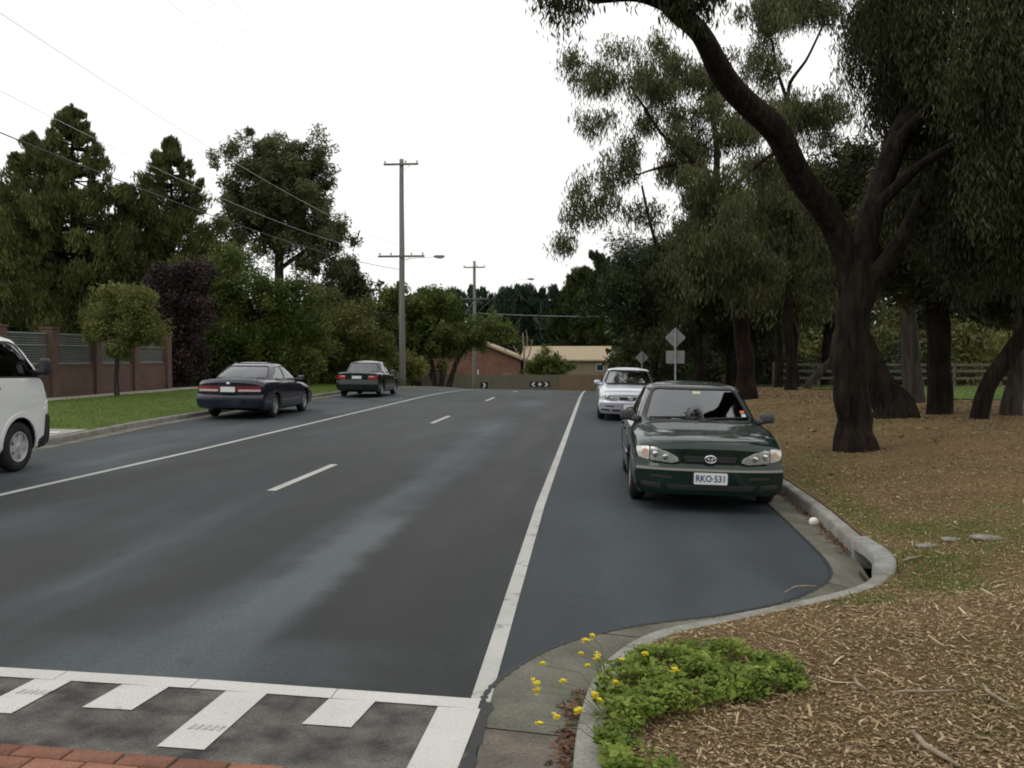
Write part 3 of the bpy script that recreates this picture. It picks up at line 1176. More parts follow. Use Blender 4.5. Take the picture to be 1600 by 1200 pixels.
def add_wheels(root, track, fy, ry, r, wd, rimr, style, m):
    key = (r, wd, rimr, style, m.name)
    for y in (fy, ry):
        for s in (1, -1):
            if key not in WHEELS:
                ty, rim = wheel_meshes(r, wd, rimr, style)
                o = rim.build('wheel', m, root)
                t = ty.build('tyre', M['rubber'], o, smooth=True)
                t.data.set_sharp_from_angle(angle=R(40))
                WHEELS[key] = (o.data, t.data)
            else:
                o = link('wheel', WHEELS[key][0], None, root)
                t = link('tyre', WHEELS[key][1], None, o)
            o.location = (s * (track / 2), y, r)
            o.rotation_euler = (random.uniform(0, 3), 0, 0 if s > 0 else math.pi)


def ellipsoid(c, d, n=14, m_=10, pw=1.0, M_=None):
    V, Fc = [], []
    sp = lambda v: math.copysign(abs(v) ** pw, v)
    for j in range(m_ + 1):
        ph = -math.pi / 2 + math.pi * j / m_
        for i in range(n):
            th = 2 * math.pi * i / n
            p = Vector((d[0] * sp(math.cos(ph)) * sp(math.cos(th)), d[1] * sp(math.cos(ph)) * sp(math.sin(th)), d[2] * sp(math.sin(ph))))
            if M_ is not None: p = M_ @ p
            V.append(p + Vector(c))
    for j in range(m_):
        for i in range(n):
            a, b = j * n + i, j * n + (i + 1) % n
            Fc.append((a, b, b + n, a + n))
    return V, Fc


def ring(mb, c, rx, rz, t, n=24, tilt=None):
    pts = [Vector((c[0] + rx * math.cos(2 * math.pi * i / n), c[1], c[2] + rz * math.sin(2 * math.pi * i / n))) for i in range(n + 1)]
    mb.tube(pts, [t] * (n + 1), 6, cap=False)


def seat_mesh(root, x, y, z0=.42, w=.50, back=.62, head=True, m=None):
    b = MB()
    b.add(*ellipsoid((x, y, z0), (w / 2, .27, .10), pw=.5))
    Mr = Matrix.Rotation(R(16), 3, 'X')
    b.add(*ellipsoid((x, y - .33, z0 + back / 2), (w / 2, .085, back / 2 + .03), pw=.5, M_=Mr))
    if head:
        b.add(*ellipsoid((x, y - .46, z0 + back + .13), (.14, .055, .095), pw=.6, M_=Mr))
        for s in (-1, 1): b.tube([(x + s * .05, y - .43, z0 + back - .02), (x + s * .05, y - .45, z0 + back + .08)], [.008, .008], 6)
    b.build('seat', m or M['seat'], root, smooth=True)


def sedan(sp):
    """builds a sedan facing +y about its own middle; sp holds its measures, paint and lamps"""
    root = empty(sp['name'], (0, 0, 0), 0, sp['label'], 'car')
    pm = sp['paint']
    T = np.array(sp['stations'], float)      # y, w, zb, zs, zt
    T = T[np.argsort(T[:, 0])]
    y0, y1 = T[0, 0], T[-1, 0]
    ys = np.unique(np.concatenate([np.linspace(y0, y1, 70), np.linspace(y0, y0 + .25, 14), np.linspace(y1 - .25, y1, 14)]))
    cols = [pchip(T[:, 0], T[:, i], ys) for i in range(1, 5)]
    K = 34
    P = np.zeros((len(ys), K, 2))
    for i in range(len(ys)):
        wd, zb, zs, zt = (c[i] for c in cols)
        zm = zb + (zs - zb) * .5
        ctrl = [(0, zb), (.6 * wd, zb), (.90 * wd, zb + .005), (.955 * wd, zb + .05), (.985 * wd, zb + .14), (wd, zm), (.995 * wd, zm + .5 * (zs - zm)), (.975 * wd, zs - .035), (.945 * wd, zs - .004), (.88 * wd, zs + (zt - zs) * .28), (.6 * wd, zs + (zt - zs) * .72), (.3 * wd, zs + (zt - zs) * .95), (0, zt)]
        P[i] = curve_pts(ctrl, K)
    V, Fc = loft_closed((ys, P))
    # plan curvature of nose and tail, bumper ledges
    wmax = cols[0].max()
    for (end, k, zb1, led) in ((y1, sp.get('kf', .24), sp.get('bump_f', .50), sp.get('ledge_f', .05)), (y0, sp.get('kr', .20), sp.get('bump_r', .56), sp.get('ledge_r', .05))):
        s = 1 if end > 0 else -1
        f = sstep((s * V[:, 1] - (s * end - .9)) / .9)
        V[:, 1] -= s * k * f * (np.abs(V[:, 0]) / wmax) ** 3.2
        f2 = sstep((s * V[:, 1] - (s * end - .55)) / .3)
        lz = sstep((zb1 + .012 - V[:, 2]) / .03) * (1 - .55 * sstep((.30 - V[:, 2]) / .14))
        V[:, 1] += s * led * f2 * lz
        V[:, 0] *= 1 + .012 * f2 * sstep((zb1 + .01 - V[:, 2]) / .03)
    skin = Skin(V, Fc)
    body = tmp_obj(weld(V, Fc), (pm, M['wheelwell'], M['interior']))
    cuts = []
    for y in (sp['fy'], sp['ry']):
        for s in (1, -1):
            a = [(y + sp['arch'] * math.cos(t), sp['wr'] + .01 + sp['arch'] * math.sin(t)) for t in np.linspace(0, 2 * math.pi, 33)[:-1]]
            c = prism(a, 'x', s * .56, s * 1.2, (M['wheelwell'],))
            cuts.append(c)
    cx0, cx1 = sp['cabin']
    cuts.append(prism([(-.70, cx0), (.70, cx0), (.70, cx1), (-.70, cx1)], 'z', .36, 1.3, (M['interior'],)))
    boolean(body, cuts)
    body.name = 'body'
    body.data.name = 'body'
    body.parent = root
    body.data.polygons.foreach_set('use_smooth', np.ones(len(body.data.polygons), bool))
    body.data.set_sharp_from_angle(angle=R(38))
    # --- greenhouse
    G = np.array(sp['green'], float)        # z, yf, yr, w
    zz = np.unique(np.concatenate([np.linspace(G[0, 0], G[-2, 0], 16), np.linspace(G[-2, 0], G[-1, 0], 5), G[:, 0]]))

    def house(inset):
        gz = zz.copy()
        yf, yr, gw = (pchip(G[:, 0], G[:, i], gz) for i in (1, 2, 3))
        yf = yf - inset * 1.5
        yr = yr + inset * 1.5
        gw = gw - inset
        if inset: gz = gz - np.where(np.arange(len(gz)) == 0, .06, inset * sstep((gz - 1.2) / .15))
        n = 72
        ang = np.linspace(0, 2 * np.pi, n, endpoint=False)
        ex = 2 / 5.2
        cxx = np.sign(np.cos(ang)) * np.abs(np.cos(ang)) ** ex
        syy = np.sign(np.sin(ang)) * np.abs(np.sin(ang)) ** ex
        VV, FF = [], []
        for i in range(len(gz)):
            cy, hy = (yf[i] + yr[i]) / 2, (yf[i] - yr[i]) / 2
            bow = 1.0
            for c_, s_ in zip(cxx, syy):
                # windscreen and rear glass bow outward in plan
                e = hy * s_ - .10 * np.sign(s_) * abs(s_) ** 4 * abs(c_) ** 2 * 1.2
                VV.append((gw[i] * c_, cy + e, gz[i]))
        for i in range(len(gz) - 1):
            for q in range(n):
                a, b = i * n + q, i * n + (q + 1) % n
                FF.append((a, b, b + n, a + n))
        FF.append(tuple(range(n - 1, -1, -1)))
        # roof crown: shrinking rings
        base = (len(gz) - 1) * n
        prev = base
        top = VV[base:base + n]
        cxm = sum(p[1] for p in top) / n
        for sc, dz in ((.85, .010), (.6, .022), (.3, .030)):
            st = len(VV)
            for p in top: VV.append((p[0] * sc, cxm + (p[1] - cxm) * sc, p[2] + dz))
            for q in range(n):
                FF.append((prev + q, prev + (q + 1) % n, st + (q + 1) % n, st + q))
            prev = st
        st = len(VV)
        VV.append((0, cxm, top[0][2] + .033))
        for q in range(n): FF.append((prev + q, prev + (q + 1) % n, st))
        return np.array(VV), FF
    GV, GF = house(0)
    gskin = Skin(GV, GF)
    roof = tmp_obj(weld(GV, GF), (pm, M['interior']))
    iv, if_ = house(.035)
    inner = tmp_obj(weld(iv, if_), (M['interior'],))
    boolean(roof, [inner])
    cuts = []
    ws, rw = round_poly(sp['wscreen'], .07), round_poly(sp['rscreen'], .08)
    side = [round_poly(p, .04) for p in sp['sidewin']]
    cuts.append(prism(ws, 'y', .02, 3, (M['plastic'],)))
    cuts.append(prism(rw, 'y', sp.get('ry_cut', -.45), -3, (M['plastic'],)))
    for p in side:
        for s in (1, -1): cuts.append(prism(p, 'x', s * .40, s * 1.2, (M['plastic'],)))
    boolean(roof, cuts)
    roof.name = roof.data.name = 'roof'
    roof.parent = root
    roof.data.polygons.foreach_set('use_smooth', np.ones(len(roof.data.polygons), bool))
    roof.data.set_sharp_from_angle(angle=R(38))
    gskin.patch('windscreen', grow(ws, .008), 'y', 1, -.006, .005, sp.get('wglass', M['glass']), root, 18, 12)
    gskin.strip('windscreen_seal', grow(ws, .004), 'y', 1, .026, .003, .012, M['plastic'], root, True, 90)
    gskin.patch('rear_window', grow(rw, .008), 'y', -1, -.006, .005, sp.get('rglass', M['glass']), root, 18, 10)
    gskin.strip('rear_window_seal', grow(rw, .004), 'y', -1, .022, .003, .012, M['plastic'], root, True, 90)
    for p in side:
        for s in (1, -1):
            gskin.patch('side_window', grow(p, .006), 'x', s, -.006, .005, sp.get('sglass', M['glass']), root, 10, 8)
            gskin.strip('window_trim', p, 'x', s, .016, .003, .012, M['plastic'], root, True, 60)
    # --- panels proud of the body by their shut lines
    for p in sp['doors']:
        for s in (1, -1):
            d = skin.patch('door', p, 'x', s, .004, .012, pm, root, 14, 12)
            yh = min(q[0] for q in p) + .10
            zh = max(q[1] for q in p) - .13
            mb = MB().box((0, yh + .07, zh), (.02, .17, .030))
            h, n = skin.hit((yh + .07, zh), 'x', s)
            o = mb.build('handle', pm if sp.get('body_handle', True) else M['plastic'], d, bevel=.006)
            o.location = (h.x + s * .012, 0, 0)
    skin.patch('bonnet', round_poly(sp['bonnet'], .08), 'z', 1, .004, .012, pm, root, 22, 16)
    skin.patch('boot_lid', round_poly(sp['boot'], .08), 'z', 1, .004, .012, pm, root, 18, 10)
    for s in (1, -1):
        skin.strip('side_moulding', sp['moulding'], 'x', s, sp.get('mould_w', .045), .012, .018, sp.get('mould_m', pm), root, False, 30)
    # --- mirrors
    my, mz, mxx = sp['mirror']
    for s in (1, -1):
        b = MB().add(*ellipsoid((s * (mxx + .095), my - .01, mz + .005), (.095, .065, .068), pw=.62))
        b.tube([(s * (mxx - .06), my + .05, mz - .045), (s * (mxx + .06), my, mz - .03)], [.045, .04], 8)
        o = b.build('wing_mirror', sp.get('mirror_m', pm), root, smooth=True)
        MB().box((s * (mxx + .095), my - .074, mz + .005), (.145, .004, .095)).build('mirror_glass', M['mirror_face'], o)
    # --- interior
    for x in (-.37, .37):
        seat_mesh(root, x, .30)
    b = MB()
    b.add(*ellipsoid((0, -.62, .44), (.62, .27, .10), pw=.4))
    b.add(*ellipsoid((0, -.97, .72), (.62, .085, .30), pw=.4, M_=Matrix.Rotation(R(18), 3, 'X')))
    b.build('rear_bench', M['seat'], root, smooth=True)
    b = MB()
    b.add(*ellipsoid((0, cx1 - .20, .82), (.69, .26, .13), pw=.55))
    b.build('dashboard', M['interior'], root, smooth=True)
    b = MB()
    pts = []
    Mr = Matrix.Rotation(R(-62), 3, 'X')
    for i in range(25):
        a = 2 * math.pi * i / 24
        pts.append(Mr @ Vector((.185 * math.cos(a), .185 * math.sin(a), 0)) + Vector((.37, cx1 - .42, .86)))
    b.tube(pts, [.014] * 25, 7, cap=False)
    b.bar(pts[0], pts[12], .03, .02)
    b.build('steering_wheel', M['plastic'], root, smooth=True)
    MB().add(*ellipsoid((0, .42, 1.26), (.11, .02, .035), pw=.6)).build('rear_view_mirror', M['plastic'], root, smooth=True)
    # --- wipers
    for (xa, xb, dz) in ((.62, .02, .035), (.02, -.55, .035)):
        pa, _ = gskin.hit((xa, sp['wscreen'][0][1] + .012), 'y', 1)
        pb, _ = gskin.hit((xb, sp['wscreen'][0][1] + dz), 'y', 1)
        b = MB().bar(pa + Vector((0, .02, .012)), pb + Vector((0, .018, .012)), .014, .018)
        pm_ = pa.lerp(pb, .45) + Vector((0, .03, .018))
        b.bar(pm_, Vector((xa, pa.y + .06, pa.z - .03)), .018, .016)
        b.build('wiper', M['plastic'], root)
    # --- underside so that daylight does not show through
    MB().box((0, 0, .25), (1.2, 3.9, .10)).build('underbody', M['wheelwell'], root)
    add_wheels(root, sp['track'], sp['fy'], sp['ry'], sp['wr'], .195, sp['rim'], sp['wstyle'], sp['wm'])
    return root, skin, gskin


CAMRY = dict(
    stations=[(2.38, .835, .20, .675, .715), (2.30, .842, .185, .735, .785), (2.10, .855, .175, .785, .840), (1.60, .875, .17, .838, .905), (1.10, .885, .17, .882, .952),
              (.5, .892, .17, .905, .955), (-.8, .892, .17, .925, .965), (-1.5, .89, .18, .935, 1.005), (-1.9, .885, .20, .93, 1.01), (-2.25, .870, .25, .90, .985), (-2.38, .85, .29, .80, .88)],
    fy=1.43, ry=-1.24, arch=.355, wr=.312, rim=.205, track=1.54, wstyle='cap', wm=M['hubcap'], cabin=(-1.35, .92),
    green=[(.87, 1.32, -1.72, .810), (.96, 1.13, -1.56, .785), (1.10, .86, -1.33, .732), (1.25, .56, -1.06, .664), (1.335, .38, -.88, .612), (1.375, .26, -.74, .555), (1.395, .08, -.58, .47)],
    wscreen=[(-.68, .955), (.68, .955), (.535, 1.335), (-.535, 1.335)], rscreen=[(-.655, 1.0), (.655, 1.0), (.51, 1.325), (-.51, 1.325)],
    sidewin=[[(.86, .965), (.30, 1.315), (-.20, 1.335), (-.24, .965)], [(-.31, .965), (-.27, 1.335), (-.72, 1.315), (-1.12, 1.05), (-1.16, .975)]],
    doors=[[(1.02, .26), (1.02, .84), (.5, .875), (-.265, .885), (-.265, .26)], [(-.275, .26), (-.275, .885), (-1.22, .89), (-1.22, .80), (-.98, .66), (-.83, .42), (-.80, .26)]],
    bonnet=[(-.80, 1.22), (-.64, 2.20), (-.3, 2.27), (.3, 2.27), (.64, 2.20), (.80, 1.22)], boot=[(-.70, -1.66), (.70, -1.66), (.68, -2.22), (-.68, -2.22)],
    moulding=[(1.0, .50), (-.8, .50)], mirror=(.80, .985, .80), bump_f=.50, bump_r=.56)


def camry_front(root, skin, gskin, pm, plate_txt, low, sticker):
    """lamps, grille, badge, bumper and plate of the two like sedans"""
    for s in (-1, 1):
        q = round_poly([(s * .665, .568), (s * .42, .548), (s * .345, .572), (s * .37, .620), (s * .50, .682), (s * .665, .716)], .02)
        h = skin.patch('headlight', q, 'y', 1, .010, .03, M['reflector'], root, 14, 9)
        skin.patch('headlight_lens', grow(q, .002), 'y', 1, .017, .004, M['lens'], h, 14, 9)
        b = MB()
        for (xx, zz_) in ((.60, .64), (.49, .615)):
            p, n = skin.hit((s * xx, zz_), 'y', 1)
            b.add(*ellipsoid(p + n * .004, (.045, .012, .042), 12, 6))
        b.build('headlight_bowl', M['chrome'], h, smooth=True)
        q = round_poly([(s * .678, .572), (s * .80, .60), (s * .818, .708), (s * .678, .719)], .02)
        ind = skin.patch('indicator', q, 'y', 1, .012, .03, M['reflector_pale'], root, 8, 8)
        if low is None:
            skin.patch('amber_bulb', round_poly([(s * .695, .60), (s * .755, .612), (s * .755, .685), (s * .695, .695)], .02), 'y', 1, .0145, .006, M['amber'], ind, 6, 6)
    q = [(-.275, .560), (.275, .560), (.305, .640), (-.305, .640)]
    g = skin.patch('grille', round_poly(q, .025), 'y', 1, .006, .02, M['wheelwell'], root, 14, 8)
    for z, hw in ((.580, .275), (.602, .285), (.624, .295)):
        skin.strip('grille_bar', [(-hw, z), (hw, z)], 'y', 1, .009, .014, .01, M['grille_bar'], g, False, 20)
    p, n = skin.hit((0, .602), 'y', 1)
    b = MB()
    ring(b, (0, p.y + .022, .604), .062, .042, .0065)
    ring(b, (0, p.y + .024, .604), .022, .038, .0055)
    ring(b, (0, p.y + .024, .622), .045, .021, .0055)
    b.build('badge', M['chrome'], root, smooth=True)
    # bumper: one skin over the lower nose, with slots
    bq = [(-.815, .235), (.815, .235), (.825, .36), (.82, .497), (-.82, .497), (-.825, .36)]
    bp = skin.patch('bumper', bq, 'y', 1, .012, .02, low or pm, root, 30, 14)
    skin.strip('bumper_strip', [(-.815, .478), (.815, .478)], 'y', 1, .014, .018, .02, low or M['moulding_lit'], bp, False, 40)
    skin.patch('air_intake', round_poly([(-.46, .262), (.46, .262), (.50, .315), (-.50, .315)], .02), 'y', 1, .016, .02, M['plastic'], bp, 20, 5)
    for s in (-1, 1):
        skin.patch('bumper_slot', round_poly([(s * .42, .375), (s * .66, .385), (s * .66, .415), (s * .42, .41)], .012), 'y', 1, .016, .02, M['plastic'], bp, 8, 4)
        skin.patch('bumper_slot', round_poly([(s * .54, .262), (s * .76, .285), (s * .76, .33), (s * .56, .32)], .012), 'y', 1, .016, .02, M['plastic'], bp, 8, 4)
    plate(root, skin, 1, .392, plate_txt)
    b = MB()
    for (x, z, c, ww, hh) in sticker:
        skin2 = gskin.patch('sticker', [(x - ww / 2, z - hh / 2), (x + ww / 2, z - hh / 2), (x + ww / 2, z + hh / 2), (x - ww / 2, z + hh / 2)], 'y', 1, -.0035, .002, c, root, 2, 3)


def plate(root, skin, sgn, z, txt, w_=.372, h_=.130, m=None):
    p, n = skin.hit((0, z), 'y', sgn)
    q = round_poly([(-w_ / 2, -h_ / 2), (w_ / 2, -h_ / 2), (w_ / 2, h_ / 2), (-w_ / 2, h_ / 2)], .014)
    bm = bmesh.new()
    for d in (0, .008): [bm.verts.new((a, sgn * d, b)) for a, b in q]
    bm.verts.ensure_lookup_table()
    k = len(q)
    bm.faces.new([bm.verts[i] for i in range(k)])
    bm.faces.new([bm.verts[k + i] for i in range(k)])
    for i in range(k): bm.faces.new([bm.verts[i], bm.verts[(i + 1) % k], bm.verts[k + (i + 1) % k], bm.verts[k + i]])
    bmesh.ops.recalc_face_normals(bm, faces=bm.faces)
    me = bpy.data.meshes.new('number_plate')
    bm.to_mesh(me)
    bm.free()
    o = link('number_plate', me, m or M['plate'], root)
    o.location = (0, p.y + sgn * .028, z)
    if txt:
        t = text_mesh('lettering', txt, .105, M['plate_blue'], o, (0, sgn * .0095, -.002), (math.pi / 2, 0, math.pi if sgn > 0 else 0), .0012)
        wdt = t.dimensions.x or .4
        t.scale = (min(1.3, .318 / max(wdt, .01)), 1.0, 1)
    MB().box((0, p.y + sgn * .012, z), (w_ + .03, .026, h_ + .02)).build('plate_mount', M['plastic'], root, bevel=.005)
    return o


def put(root, x, y, rz):
    root.location = (x, y, 0)
    root.rotation_euler = (0, 0, rz)
    zs = float(zroad(x, y))
    # lie along the road's crossfall and grade
    ex = float(zroad(x + .7, y) - zroad(x - .7, y)) / 1.4
    ey = float(zroad(x, y + 1.3) - zroad(x, y - 1.3)) / 2.6
    nrm = Vector((-ex, -ey, 1)).normalized()
    q = Vector((0, 0, 1)).rotation_difference(nrm).to_matrix().to_4x4()
    root.matrix_world = Matrix.Translation((x, y, zs + .006)) @ q @ Matrix.Rotation(rz, 4, 'Z')


M['sticker_y'] = mat('pale_yellow_sticker', (.42, .46, .28), rough=.5)
M['sticker_o'] = mat('orange_sticker', (.40, .14, .05), rough=.5)
M['sticker_b'] = mat('pale_blue_sticker', (.40, .50, .58), rough=.5)
M['sticker_w'] = mat('white_sticker', (.8, .8, .8), rough=.5)

sp = dict(CAMRY, name='green_sedan', paint=M['green_paint'], label='dark green sedan parked nose towards the viewer at the near right kerb, plate RKO 531', mirror_m=M['plastic_grey'])
car, sk, gs = sedan(sp)
# seen from the front, the photo's right is the car's -x side
camry_front(car, sk, gs, M['green_paint'], 'RKO\u00b7531', None, [(-.02, 1.29, M['sticker_y'], .10, .03), (-.575, 1.065, M['sticker_o'], .06, .035), (-.585, 1.025, M['sticker_b'], .06, .03)])
put(car, 1.285, 13.35, math.pi)

sp = dict(CAMRY, name='silver_sedan', paint=M['silver_paint'], label='silver sedan parked at the right kerb behind the dark green sedan', wm=M['alloy'], wglass=M['glass_bright'])
car, sk, gs = sedan(sp)
camry_front(car, sk, gs, M['silver_paint'], '', M['silver_lower'], [])
put(car, .93, 28.35, math.pi)

# dark blue sedan with the full-width tail lamp
sp = dict(CAMRY, name='navy_sedan', paint=M['navy_paint'], label='navy blue sedan parked at the left kerb with full width red tail lamp band',
          stations=[(2.42, .84, .22, .60, .64), (2.32, .87, .20, .66, .71), (2.1, .888, .19, .71, .775), (1.6, .90, .18, .79, .86), (1.1, .905, .18, .86, .93),
                    (.5, .905, .18, .90, .95), (-.8, .905, .18, .94, .975), (-1.45, .90, .19, .965, 1.02), (-1.9, .89, .21, .96, 1.035), (-2.28, .875, .25, .935, 1.02), (-2.42, .855, .30, .85, .935)],
          green=[(.87, 1.42, -1.90, .825), (.96, 1.22, -1.76, .80), (1.10, .90, -1.50, .745), (1.25, .52, -1.12, .67), (1.34, .25, -.82, .61), (1.385, .08, -.62, .54), (1.405, -.05, -.45, .45)],
          wscreen=[(-.69, .97), (.69, .97), (.53, 1.335), (-.53, 1.335)], rscreen=[(-.68, 1.035), (.68, 1.035), (.52, 1.325), (-.52, 1.325)],
          sidewin=[[(.90, .975), (.25, 1.30), (-.20, 1.335), (-.24, .985)], [(-.31, .985), (-.27, 1.335), (-.66, 1.295), (-1.18, 1.06), (-1.22, 1.0)]],
          ry=-1.28, wm=M['alloy'], wstyle='five', sglass=M['glass'], moulding=[(1.1, .47), (-.85, .47)], mould_w=.035, mould_m=M['plastic_grey'],
          boot=[(-.70, -1.92), (.70, -1.92), (.68, -2.24), (-.68, -2.24)], mirror=(.86, .99, .82), bump_r=.60, ledge_r=.07, kr=.22)
car, sk, gs = sedan(sp)
t = sk.patch('tail_lamp', round_poly([(-.81, .69), (.81, .69), (.80, .84), (-.80, .84)], .03), 'y', -1, .010, .03, M['tail_red'], car, 30, 8)
for s in (-1, 1):
    sk.patch('reversing_lens', round_poly([(s * .26, .705), (s * .79, .705), (s * .785, .755), (s * .26, .755)], .01), 'y', -1, .015, .01, M['tail_clear'], t, 14, 4)
plate(car, sk, -1, .755, '')
bp = sk.patch('rear_bumper', [(-.85, .30), (.85, .30), (.855, .45), (.85, .59), (-.85, .59), (-.855, .45)], 'y', -1, .010, .02, M['navy_paint'], car, 26, 12)
sk.strip('bumper_groove', [(-.84, .50), (.84, .50)], 'y', -1, .025, .014, .012, M['plastic'], bp, False, 40)
p, n = sk.hit((0, .90), 'y', -1)
MB().add(*ellipsoid(p + n * .01, (.045, .008, .033), 16, 8)).build('badge', M['chrome'], car, smooth=True)
for s in (-1, 1):
    q = round_poly([(s * .66, .56), (s * .34, .545), (s * .36, .62), (s * .66, .66)], .02)
    sk.patch('headlight', q, 'y', 1, .010, .03, M['reflector'], car, 12, 6)
plate(car, sk, 1, .36, '')
put(car, -9.28, 25.90, R(1.2))

# small dark saloon further on
sp = dict(CAMRY, name='dark_sedan', paint=M['black_paint'], label='small dark sedan with two red corner tail lamps parked beyond the navy sedan', mirror_m=M['black_paint'],
          stations=[(2.20, .80, .22, .62, .66), (2.12, .825, .20, .70, .74), (1.9, .84, .19, .75, .80), (1.4, .85, .18, .81, .87), (.95, .852, .18, .86, .925),
                    (.4, .852, .18, .89, .94), (-.8, .85, .18, .91, .95), (-1.4, .845, .19, .935, .985), (-1.75, .84, .21, .94, .995), (-2.08, .825, .25, .925, .98), (-2.20, .81, .30, .88, .935)],
          green=[(.86, 1.05, -1.55, .775), (.96, .86, -1.42, .75), (1.10, .60, -1.20, .70), (1.25, .32, -.98, .64), (1.325, .17, -.82, .595), (1.36, .06, -.68, .54), (1.375, -.06, -.52, .45)],
          wscreen=[(-.65, .95), (.65, .95), (.53, 1.315), (-.53, 1.315)], rscreen=[(-.62, .995), (.62, .995), (.50, 1.30), (-.50, 1.30)],
          sidewin=[[(.64, .96), (.12, 1.295), (-.24, 1.315), (-.27, .96)], [(-.33, .96), (-.30, 1.315), (-.66, 1.29), (-1.02, 1.05), (-1.05, .975)]],
          doors=[[(.82, .26), (.82, .83), (-.285, .86), (-.285, .26)], [(-.295, .26), (-.295, .86), (-1.1, .87), (-1.1, .80), (-.94, .66), (-.80, .42), (-.78, .26)]],
          bonnet=[(-.76, 1.0), (-.62, 2.03), (.62, 2.03), (.76, 1.0)], boot=[(-.66, -1.52), (.66, -1.52), (.64, -2.06), (-.64, -2.06)],
          moulding=[(.8, .48), (-.8, .48)], mirror=(.62, .96, .76), fy=1.40, ry=-1.30, track=1.42, cabin=(-1.25, .70), wm=M['alloy'], wstyle='five', bump_r=.58, kr=.12, kf=.16)
car, sk, gs = sedan(sp)
for s in (-1, 1):
    q = [(s * .785, .70), (s * .44, .70), (s * .44, .835), (s * .785, .835)]
    t = sk.patch('tail_lamp', round_poly(q, .02), 'y', -1, .010, .03, M['tail_bright'], car, 12, 6)
    sk.patch('reversing_lens', round_poly([(s * .66, .79), (s * .45, .79), (s * .45, .828), (s * .66, .828)], .008), 'y', -1, .015, .01, M['tail_clear'], t, 8, 3)
    q = round_poly([(s * .68, .56), (s * .36, .56), (s * .36, .64), (s * .68, .64)], .02)
    sk.patch('headlight', q, 'y', 1, .010, .03, M['reflector'], car, 12, 6)
plate(car, sk, -1, .77, '', .37, .11)
bp = sk.patch('rear_bumper', [(-.80, .30), (.80, .30), (.805, .45), (.80, .57), (-.80, .57), (-.805, .45)], 'y', -1, .012, .02, M['black_paint'], car, 24, 10)
sk.strip('bumper_groove', [(-.79, .50), (.79, .50)], 'y', -1, .03, .016, .012, M['plastic'], bp, False, 40)
plate(car, sk, 1, .36, '')
put(car, -9.18, 38.45, R(1.0))


